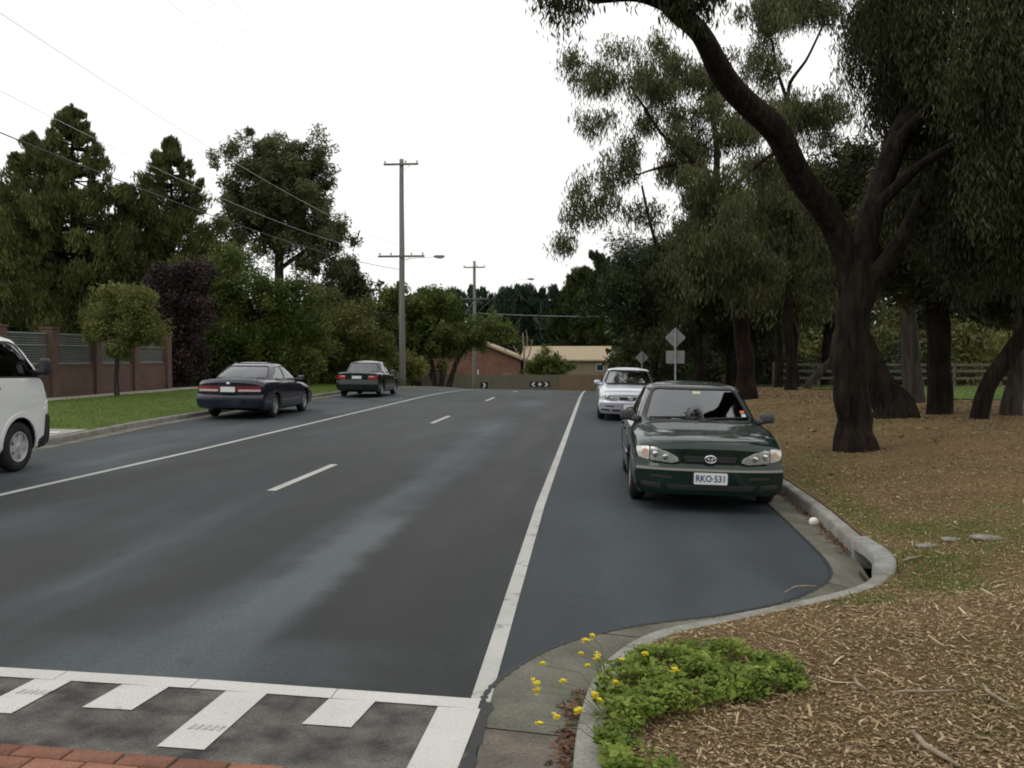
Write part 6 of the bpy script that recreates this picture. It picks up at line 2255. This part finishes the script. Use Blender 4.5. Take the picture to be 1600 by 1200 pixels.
mass('far_wood', 'unseen trees behind the viewer, added as dark surroundings for the car paint to reflect', [(-48 + i * 8, -38 + 4 * math.sin(i * 2.0), 3.5, 6, 3.5, 5 + 1.6 * math.sin(i * 2.3), 50) for i in range(13)], M['leaf_dark'], 145, 40, 1.0, .45, .9)  # out of view, added so the car paint reflects dark trees
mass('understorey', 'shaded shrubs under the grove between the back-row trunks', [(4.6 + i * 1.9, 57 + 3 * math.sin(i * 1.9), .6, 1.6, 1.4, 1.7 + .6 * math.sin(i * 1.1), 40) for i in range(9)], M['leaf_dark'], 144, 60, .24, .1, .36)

# ================================================================== loose ground cover and small things
def in_poly(x, y, P):
    P = np.asarray(P)
    r = np.zeros(len(x), bool)
    for i in range(len(P)):
        (x1, y1), (x2, y2) = P[i - 1], P[i]
        c = ((y1 > y) != (y2 > y)) & (x < (x2 - x1) * (y - y1) / (y2 - y1 + 1e-12) + x1)
        r ^= c
    return r


def flat_bits(name, x, y, z, L, W, tilt, mt, rg, tint, label, cat, curl=.12, yaw=None, simple=False):
    n = len(x)
    a = rg.random(n) * 6.283 if yaw is None else yaw
    pt = rg.normal(0, tilt, n)
    A = np.stack([np.cos(a) * np.cos(pt), np.sin(a) * np.cos(pt), np.sin(pt)], -1)
    rl = rg.normal(0, tilt, n)
    B = np.stack([-np.sin(a) * np.cos(rl), np.cos(a) * np.cos(rl), np.sin(rl)], -1)
    Nn = np.cross(A, B)
    c = np.stack([x, y, z], -1)
    L, W = L[:, None], W[:, None]
    if simple:
        V = np.stack([c - A * L / 2 - B * W * .3, c + A * L * .1 - B * W * .6, c + A * L / 2 + B * W * .15, c - A * L * .2 + B * W * .55], 1).reshape(-1, 3)
        o = link(name, np_mesh(name, V, np.arange(n * 4).reshape(-1, 4), tint=np.repeat(tint, 4)), mt)
        return tag(o, label, cat, None, 'stuff')
    cv = Nn * L * curl * rg.normal(0, 1, (n, 1))
    # six corners: a bent strip with a broken end
    V = np.stack([c - A * L / 2 - B * W * .35, c - A * L * .05 - B * W / 2 + cv, c + A * L / 2 - B * W * .2, c + A * L * .46 + B * W * .4, c + B * W / 2 + cv, c - A * L * .46 + B * W * .3], 1).reshape(-1, 3)
    q = np.arange(n)[:, None] * 6
    Fc = np.concatenate([q + np.array([[0, 1, 4, 5]]), q + np.array([[1, 2, 3, 4]])])
    o = link(name, np_mesh(name, V, Fc, tint=np.repeat(tint, 6)), mt)
    return tag(o, label, cat, None, 'stuff')


rg = np.random.default_rng(99)


def mulch_pts(n, y0, y1, pw, xr=.60, x0=1.4):
    u = rg.random(n)
    y = (y0 ** pw + u * (y1 ** pw - y0 ** pw)) ** (1 / pw)
    kx = kback_x(y)
    x = kx + .01 + rg.random(n) ** 1.0 * (xr * y + x0 - kx)
    return x, y


x, y = mulch_pts(135000, 3.3, 15, -.2)
n = len(x)
L = np.clip(rg.lognormal(math.log(.017), .5, n), .007, .07)
W = np.clip(L * rg.uniform(.14, .5, n), .0025, .011)
t = np.clip(rg.beta(2.4, 2.2, n) * (.62 + .38 * (L > .015)) + .20 * (rg.random(n) < .10), 0, 1)
flat_bits('bark_chips', x, y, zright(x, y) + rg.uniform(.002, .018, n), L, W, .22, M['chip'], rg, t, 'shredded bark chips strewn over the bed inside the kerb bend', 'bark chips', simple=True)
x, y = mulch_pts(60000, 11, 46, .3, .5, 1.5)
n = len(x)
L = np.clip(rg.lognormal(math.log(.0022), .45, n) * y, .015, .16)
W = L * rg.uniform(.12, .4, n)
t = np.clip(rg.beta(2.0, 3.4, n), 0, 1)
flat_bits('leaf_litter', x, y, zright(x, y) + rg.uniform(.004, .03, n), L, W, .2, M['chip'], rg, t, 'brown leaf litter under the trees on the right', 'leaf litter', simple=True)
x, y = mulch_pts(1500, 3.4, 12, .1)
n = len(x)
L = np.clip(rg.lognormal(math.log(.06), .5, n), .03, .22)
flat_bits('bark_shreds', x, y, zright(x, y) + rg.uniform(.012, .028, n), L, L * rg.uniform(.04, .11, n), .10, M['chip'], rg, rg.uniform(.5, 1, n), 'long pale shreds of bark lying on the mulch', 'bark shreds')
# leaves and grit blown into the gutter
n = 900
yy = np.concatenate([7.35 + rg.normal(0, .14, 320), rg.uniform(3.6, 5.0, 220), rg.uniform(9, 13, 360)])
xx = kerb_x(yy) - np.abs(rg.normal(0, .045, n)) - .015
L = rg.uniform(.02, .06, n)
flat_bits('gutter_leaves', xx, yy, zroad(xx, yy) - .014 + rg.uniform(0, .02, n), L, L * .35, .3, leaf_mat('dead_leaf', [(.05, .03, .018), (.12, .06, .035), (.22, .12, .07)], 0, .9, .1), rg, rg.random(n), 'dead leaves and grit collected along the gutter', 'leaves')

# ---- weed patch with yellow flowers
PATCH = [[(-.0, 4.50), (.06, 4.9), (.27, 5.30), (.50, 5.50), (.70, 5.40), (1.07, 5.12), (1.02, 4.72), (.62, 4.62), (.36, 4.38), (.16, 4.28), (.02, 4.3)],
         [(.0, 4.32), (.17, 4.32), (.20, 4.05), (.08, 3.98), (.0, 4.0)], [(.02, 3.98), (.20, 4.0), (.34, 3.85), (.28, 3.60), (.02, 3.6)], [(.80, 3.75), (1.0, 3.78), (1.02, 3.5), (.75, 3.5)]]


def round_leaves(name, x, y, z, r, rg, mt, tint, label, tilt=.5):
    n = len(x)
    N = np.stack([rg.normal(0, tilt, n), rg.normal(0, tilt, n), np.ones(n)], -1)
    N /= np.linalg.norm(N, axis=1)[:, None]
    q = rg.normal(0, 1, (n, 3))
    A = np.cross(N, q)
    A /= np.linalg.norm(A, axis=1)[:, None]
    B = np.cross(N, A)
    c = np.stack([x, y, z], -1)
    k = 7
    prof = np.array([1, .95, .78, 1.0, .8, 1.0, .92])
    V = []
    for i in range(k):
        a = 2 * math.pi * i / k
        V.append(c + (A * math.cos(a) + B * math.sin(a)) * (r * prof[i])[:, None] + N * (r * .16 * math.cos(2 * a))[:, None])
    V = np.stack(V, 1).reshape(-1, 3)
    Fc = np.arange(n * k).reshape(-1, k)
    o = link(name, np_mesh(name, V, Fc, tint=np.repeat(tint, k)), mt)
    return tag(o, label, 'weeds', None, 'stuff')


X, Y, Z, RR = [], [], [], []
for pi, P in enumerate(PATCH):
    P = np.array(P)
    n = int(36000 * (1.0 if pi == 0 else .045 if pi < 3 else .02))
    x = rg.uniform(P[:, 0].min(), P[:, 0].max(), n)
    y = rg.uniform(P[:, 1].min(), P[:, 1].max(), n)
    m_ = in_poly(x + rg.normal(0, .03, n), y + rg.normal(0, .03, n), P) & (.5 + .5 * np.sin(x * 17 + 2 * np.sin(y * 11)) * np.sin(y * 19) > .12 + rg.random(n) * .80)
    x, y = x[m_], y[m_]
    hm = .025 + .065 * (.5 + .5 * np.sin(x * 9 + 1) * np.sin(y * 12)) * (1 if pi == 0 else .6)
    X.append(x); Y.append(y)
    Z.append(np.maximum(zright(x, y), cross(x) + .1) + .012 + hm * rg.random(len(x)) ** .7)
    RR.append(np.clip(rg.lognormal(math.log(.0088), .48, len(x)), .004, .026))
X, Y, Z, RR = map(np.concatenate, (X, Y, Z, RR))
hz = np.clip(.25 + .45 * rg.random(len(X)) + .3 * np.sin(X * 13) * np.sin(Y * 15), 0, 1)
round_leaves('weed_patch', X, Y, Z, RR, rg, M['weed'], hz, 'low bright green weeds spreading over the kerb end in the foreground')

FL = [(838, 1068, 4.35, 9), (839, 1080, 4.33, 6), (880, 1066, 4.40, 5), (931, 1028, 4.72, 10), (918, 1041, 4.70, 6), (905, 1111, 4.12, 8), (869, 1123, 4.05, 7), (843, 1131, 4.0, 4), (916, 1002, 4.85, 6), (926, 995, 4.9, 7), (908, 1023, 4.75, 4),
      (1008, 1022, 5.05, 7), (848, 1038, 4.55, 5), (930, 1088, 4.4, 7), (938, 1096, 4.36, 5), (962, 1068, 4.6, 5), (1054, 1048, 4.85, 6), (972, 1032, 4.9, 4)]
WH = ['over the dark gutter, higher of a pair', 'over the dark gutter, lower of a pair', 'alone over the middle of the gutter slab', 'largest head, where kerb meets weeds', 'just left below the largest head', 'in front of the white kerb edge near the bottom', 'small, low over the gutter near the slab joint', 'tiny, lowest over the gutter', 'beside the tar joint, left of two', 'highest of all, beside the tar joint', 'tiny, between the tar joint and the kerb',
      'behind the weeds at the far kerb edge', 'over the gutter near the asphalt edge', 'at the left edge of the weed patch, upper', 'at the left edge of the weed patch, lower', 'inside the weed patch near its left end', 'in the middle of the weed patch', 'at the rear left edge of the weeds']
for (u, v, Yd, sz), wh in zip(FL, WH):
    p = at(u, v, Yd)
    bx, by = max(.03, p.x * .35 + .06), Yd + .04
    bz = float(np.maximum(zright(bx, by), cross(bx) + .1))
    root = empty('wild_flower', (bx, by, bz), 0, 'yellow wild flower ' + wh, 'flower', 'yellow wild flowers over the kerb')
    e = p - Vector((bx, by, bz))
    mid = Vector((e.x * .35, e.y * .35, max(e.z, .08) * .75))
    MB().tube([Vector((0, 0, 0)), mid, e * .92 + Vector((0, 0, .005)), e], [.0022, .0018, .0014, .001], 5).build('stem', M['stemg'], root)
    X, Y, Z = [], [], []
    k = 7 + sz
    hw = sz / 340 * .62
    d = rg.normal(0, 1, (k, 3)) * hw * .5
    V, Fc, tn = [], [], []
    for j in range(k):
        c = np.array(e) + d[j]
        for q in range(4):
            a = q * math.pi / 2 + j
            A = np.array([math.cos(a), math.sin(a), .35 + .3 * rg.random()])
            B = np.array([-math.sin(a), math.cos(a), 0])
            b0 = len(V)
            V += [c, c + A * .008 - B * .005, c + A * .0125, c + A * .008 + B * .005]
            Fc.append((b0, b0 + 1, b0 + 2, b0 + 3))
            tn += [rg.random()] * 4
    link('petals', np_mesh('petals', np.array(V), np.array(Fc), tint=np.array(tn)), M['petal'], root)


# ---- grass: tufts on the mulch and blades on the left verge
def blades(name, x, y, z, h, rg, label, mt, lean=.4):
    n = len(x)
    a = rg.random(n) * 6.283
    A = np.stack([np.cos(a), np.sin(a), np.zeros(n)], -1)
    d = np.stack([rg.normal(0, lean, n), rg.normal(0, lean, n), np.ones(n)], -1)
    d /= np.linalg.norm(d, axis=1)[:, None]
    c = np.stack([x, y, z], -1)
    w_ = (h * .045 + .002)[:, None]
    h = h[:, None]
    V = np.stack([c - A * w_, c + A * w_, c + d * h + np.array([0, 0, -.12]) * h * lean * 2], 1).reshape(-1, 3)
    o = link(name, np_mesh(name, V, np.arange(n * 3).reshape(-1, 3), tint=np.repeat(np.clip(rg.normal(.45, .25, n), 0, 1), 3)), mt)
    return tag(o, label, 'grass', None, 'stuff')


X, Y = [], []
for (cx_, cy_, rx_, ry_, k) in [(3.1, 9.5, .7, .5, 900), (2.75, 8.1, .45, .4, 800), (3.6, 8.9, .5, .5, 500), (2.75, 10.8, .3, .8, 500), (2.6, 7.4, .35, .3, 500), (4.5, 10.2, .7, .8, 500), (1.9, 6.9, .25, .2, 200), (3.4, 15, .8, 1.4, 700), (3.2, 20, .7, 2.5, 700), (5.5, 21, 1.2, 2, 500), (4.3, 28, 1.2, 3, 700), (2.9, 12.5, .2, 1.4, 400)]:
    k = int(k * 2.6)
    X.append(cx_ + rg.normal(0, rx_ * .62, k)); Y.append(cy_ + rg.normal(0, ry_ * .62, k))
X, Y = np.concatenate(X), np.concatenate(Y)
ok = X > kback_x(Y) + .02
X, Y = X[ok], Y[ok]
blades('grass_tufts', X, Y, zright(X, Y), rg.uniform(.02, .06, len(X)), rg, 'thin green grass coming up through the mulch', M['grass_blade'], .7)
n = 60000
Y = 12 + rg.random(n) ** 1.3 * 46
X = lkerb_x(Y) - .16 - rg.random(n) * 6.0
ok = ~((Y < 18.6) & (X > lkerb_x(Y) - 1.5))
X, Y = X[ok], Y[ok]
blades('verge_grass', X, Y, zleft(X, Y), rg.uniform(.04, .10, len(X)), rg, 'short green grass on the left verge', M['grass_blade'], .45)
n = 26000
Y = rg.uniform(28, 50, n)
X = 8 + rg.random(n) * 30
ok = X > 10.5 + np.maximum(0, 33 - Y) * 1.1
X, Y = X[ok], Y[ok]
blades('lawn_grass', X, Y, zright(X, Y) + .03, rg.uniform(.06, .13, len(X)), rg, 'bright lawn grass beyond the trunks on the right', M['grass_blade'], .45)

M['stick'] = mat('weathered_stick', (.30, .25, .18), (.17, .13, .09), 14, rough=.95)
# ---- stones, litter, sticks
def pebble(name, c, d, rz, mt, label, cat, grp=None, seed=0, pw=.6):
    r_ = np.random.default_rng(seed)
    V, Fc = ellipsoid((0, 0, 0), d, 16, 8, pw)
    V = [Vector((v.x * (1 + .12 * math.sin(v.y * 60 + seed)), v.y * (1 + .12 * math.sin(v.x * 50 + seed)), v.z)) + Vector(r_.normal(0, .04, 3)) * d[2] for v in V]
    o = MB().add(V, Fc).build(name, mt, smooth=True)
    o.location = c
    o.rotation_euler = (0, .04, rz)
    return tag(o, label, cat, grp)


zr_ = lambda x, y: float(zright(x, y))
pebble('flat_stone', (3.20, 8.93, zr_(3.2, 8.93) + .012), (.08, .07, .018), .2, M['stone'], 'pale flat stone on the mulch, left one of the pair beyond the drain', 'stone', 'flat stones on the mulch', 1)
pebble('flat_stone', (3.50, 8.90, zr_(3.5, 8.9) + .012), (.135, .085, .024), -.1, M['stone'], 'pale flat stone on the mulch, broad right one of the pair beyond the drain', 'stone', 'flat stones on the mulch', 2)
pebble('flat_stone', (2.92, 8.72, zr_(2.92, 8.72) + .006), (.12, .06, .016), .5, M['stone'], 'half buried flat stone left of the pale pair', 'stone', 'flat stones on the mulch', 3)
p = (float(kerb_x(10.5)) - .10, 10.5)
pebble('paper_scrap', (p[0], p[1], float(zroad(*p)) + .025), (.05, .042, .045), .4, M['paper'], 'crumpled white paper lying in the gutter beside the green sedan', 'litter', None, 4, .8)
o = MB().box((0, 0, .015), (.26, .16, .03)).build('litter_sheet', M['paper'], bevel=.006)
o.location = (-10.22, 17.3, float(zleft(-10.22, 17.3)) + .012)
o.rotation_euler = (0, 0, .5)
tag(o, 'flat white litter lying on the pale concrete by the left kerb', 'litter')
ST = [((1425, 1150), (1500, 1205), .012, 'long pale curved stick at the bottom right corner'), ((1535, 1075), (1580, 1110), .009, 'pale stick at the right, above the bottom corner'), ((1335, 1065), (1362, 1090), .008, 'short curled strip of bark in the middle of the mulch'), ((1390, 1088), (1500, 1085), .007, 'thin straight pale stick lying level on the mulch'), ((1275, 920), (1225, 930), .006, 'thin twig near the inner kerb edge'), ((1410, 880), (1440, 872), .010, 'pale stick on the grass beyond the drain')]
for (a, b, r_, lb) in ST:
    def gpt(u, v):
        z = .1
        for _ in range(12):
            r = ray(u, v)
            t_ = (z - HCAM) / r[2]
            x_, y_ = r[0] * t_, r[1] * t_
            z = float(zright(x_, y_))
        return Vector((x_, y_, z + .02))
    A, B = gpt(*a), gpt(*b)
    mid = A.lerp(B, .5) + Vector(((B.y - A.y) * .12, -(B.x - A.x) * .12, .012))
    o = MB().tube([A, A.lerp(mid, .5) + Vector((0, 0, .004)), mid, mid.lerp(B, .5), B], [r_ * .7, r_, r_, r_ * .85, r_ * .4], 6).build('stick', M['stick'], smooth=True)
    tag(o, lb, 'stick', 'sticks and bark strips on the mulch')

# rubber marks scuffed across two of the crossing teeth
for (x, y) in ((-1.79, 4.17), (-2.82, 4.50)):
    for k in range(5):
        xx = x - .055 + k * .034
        poly_sheet('tyre_mark', [(xx, y), (xx + .018, y - .002), (xx + .03, y + .06), (xx + .016, y + .062)], .0105, M['scuff'], 2, 2)
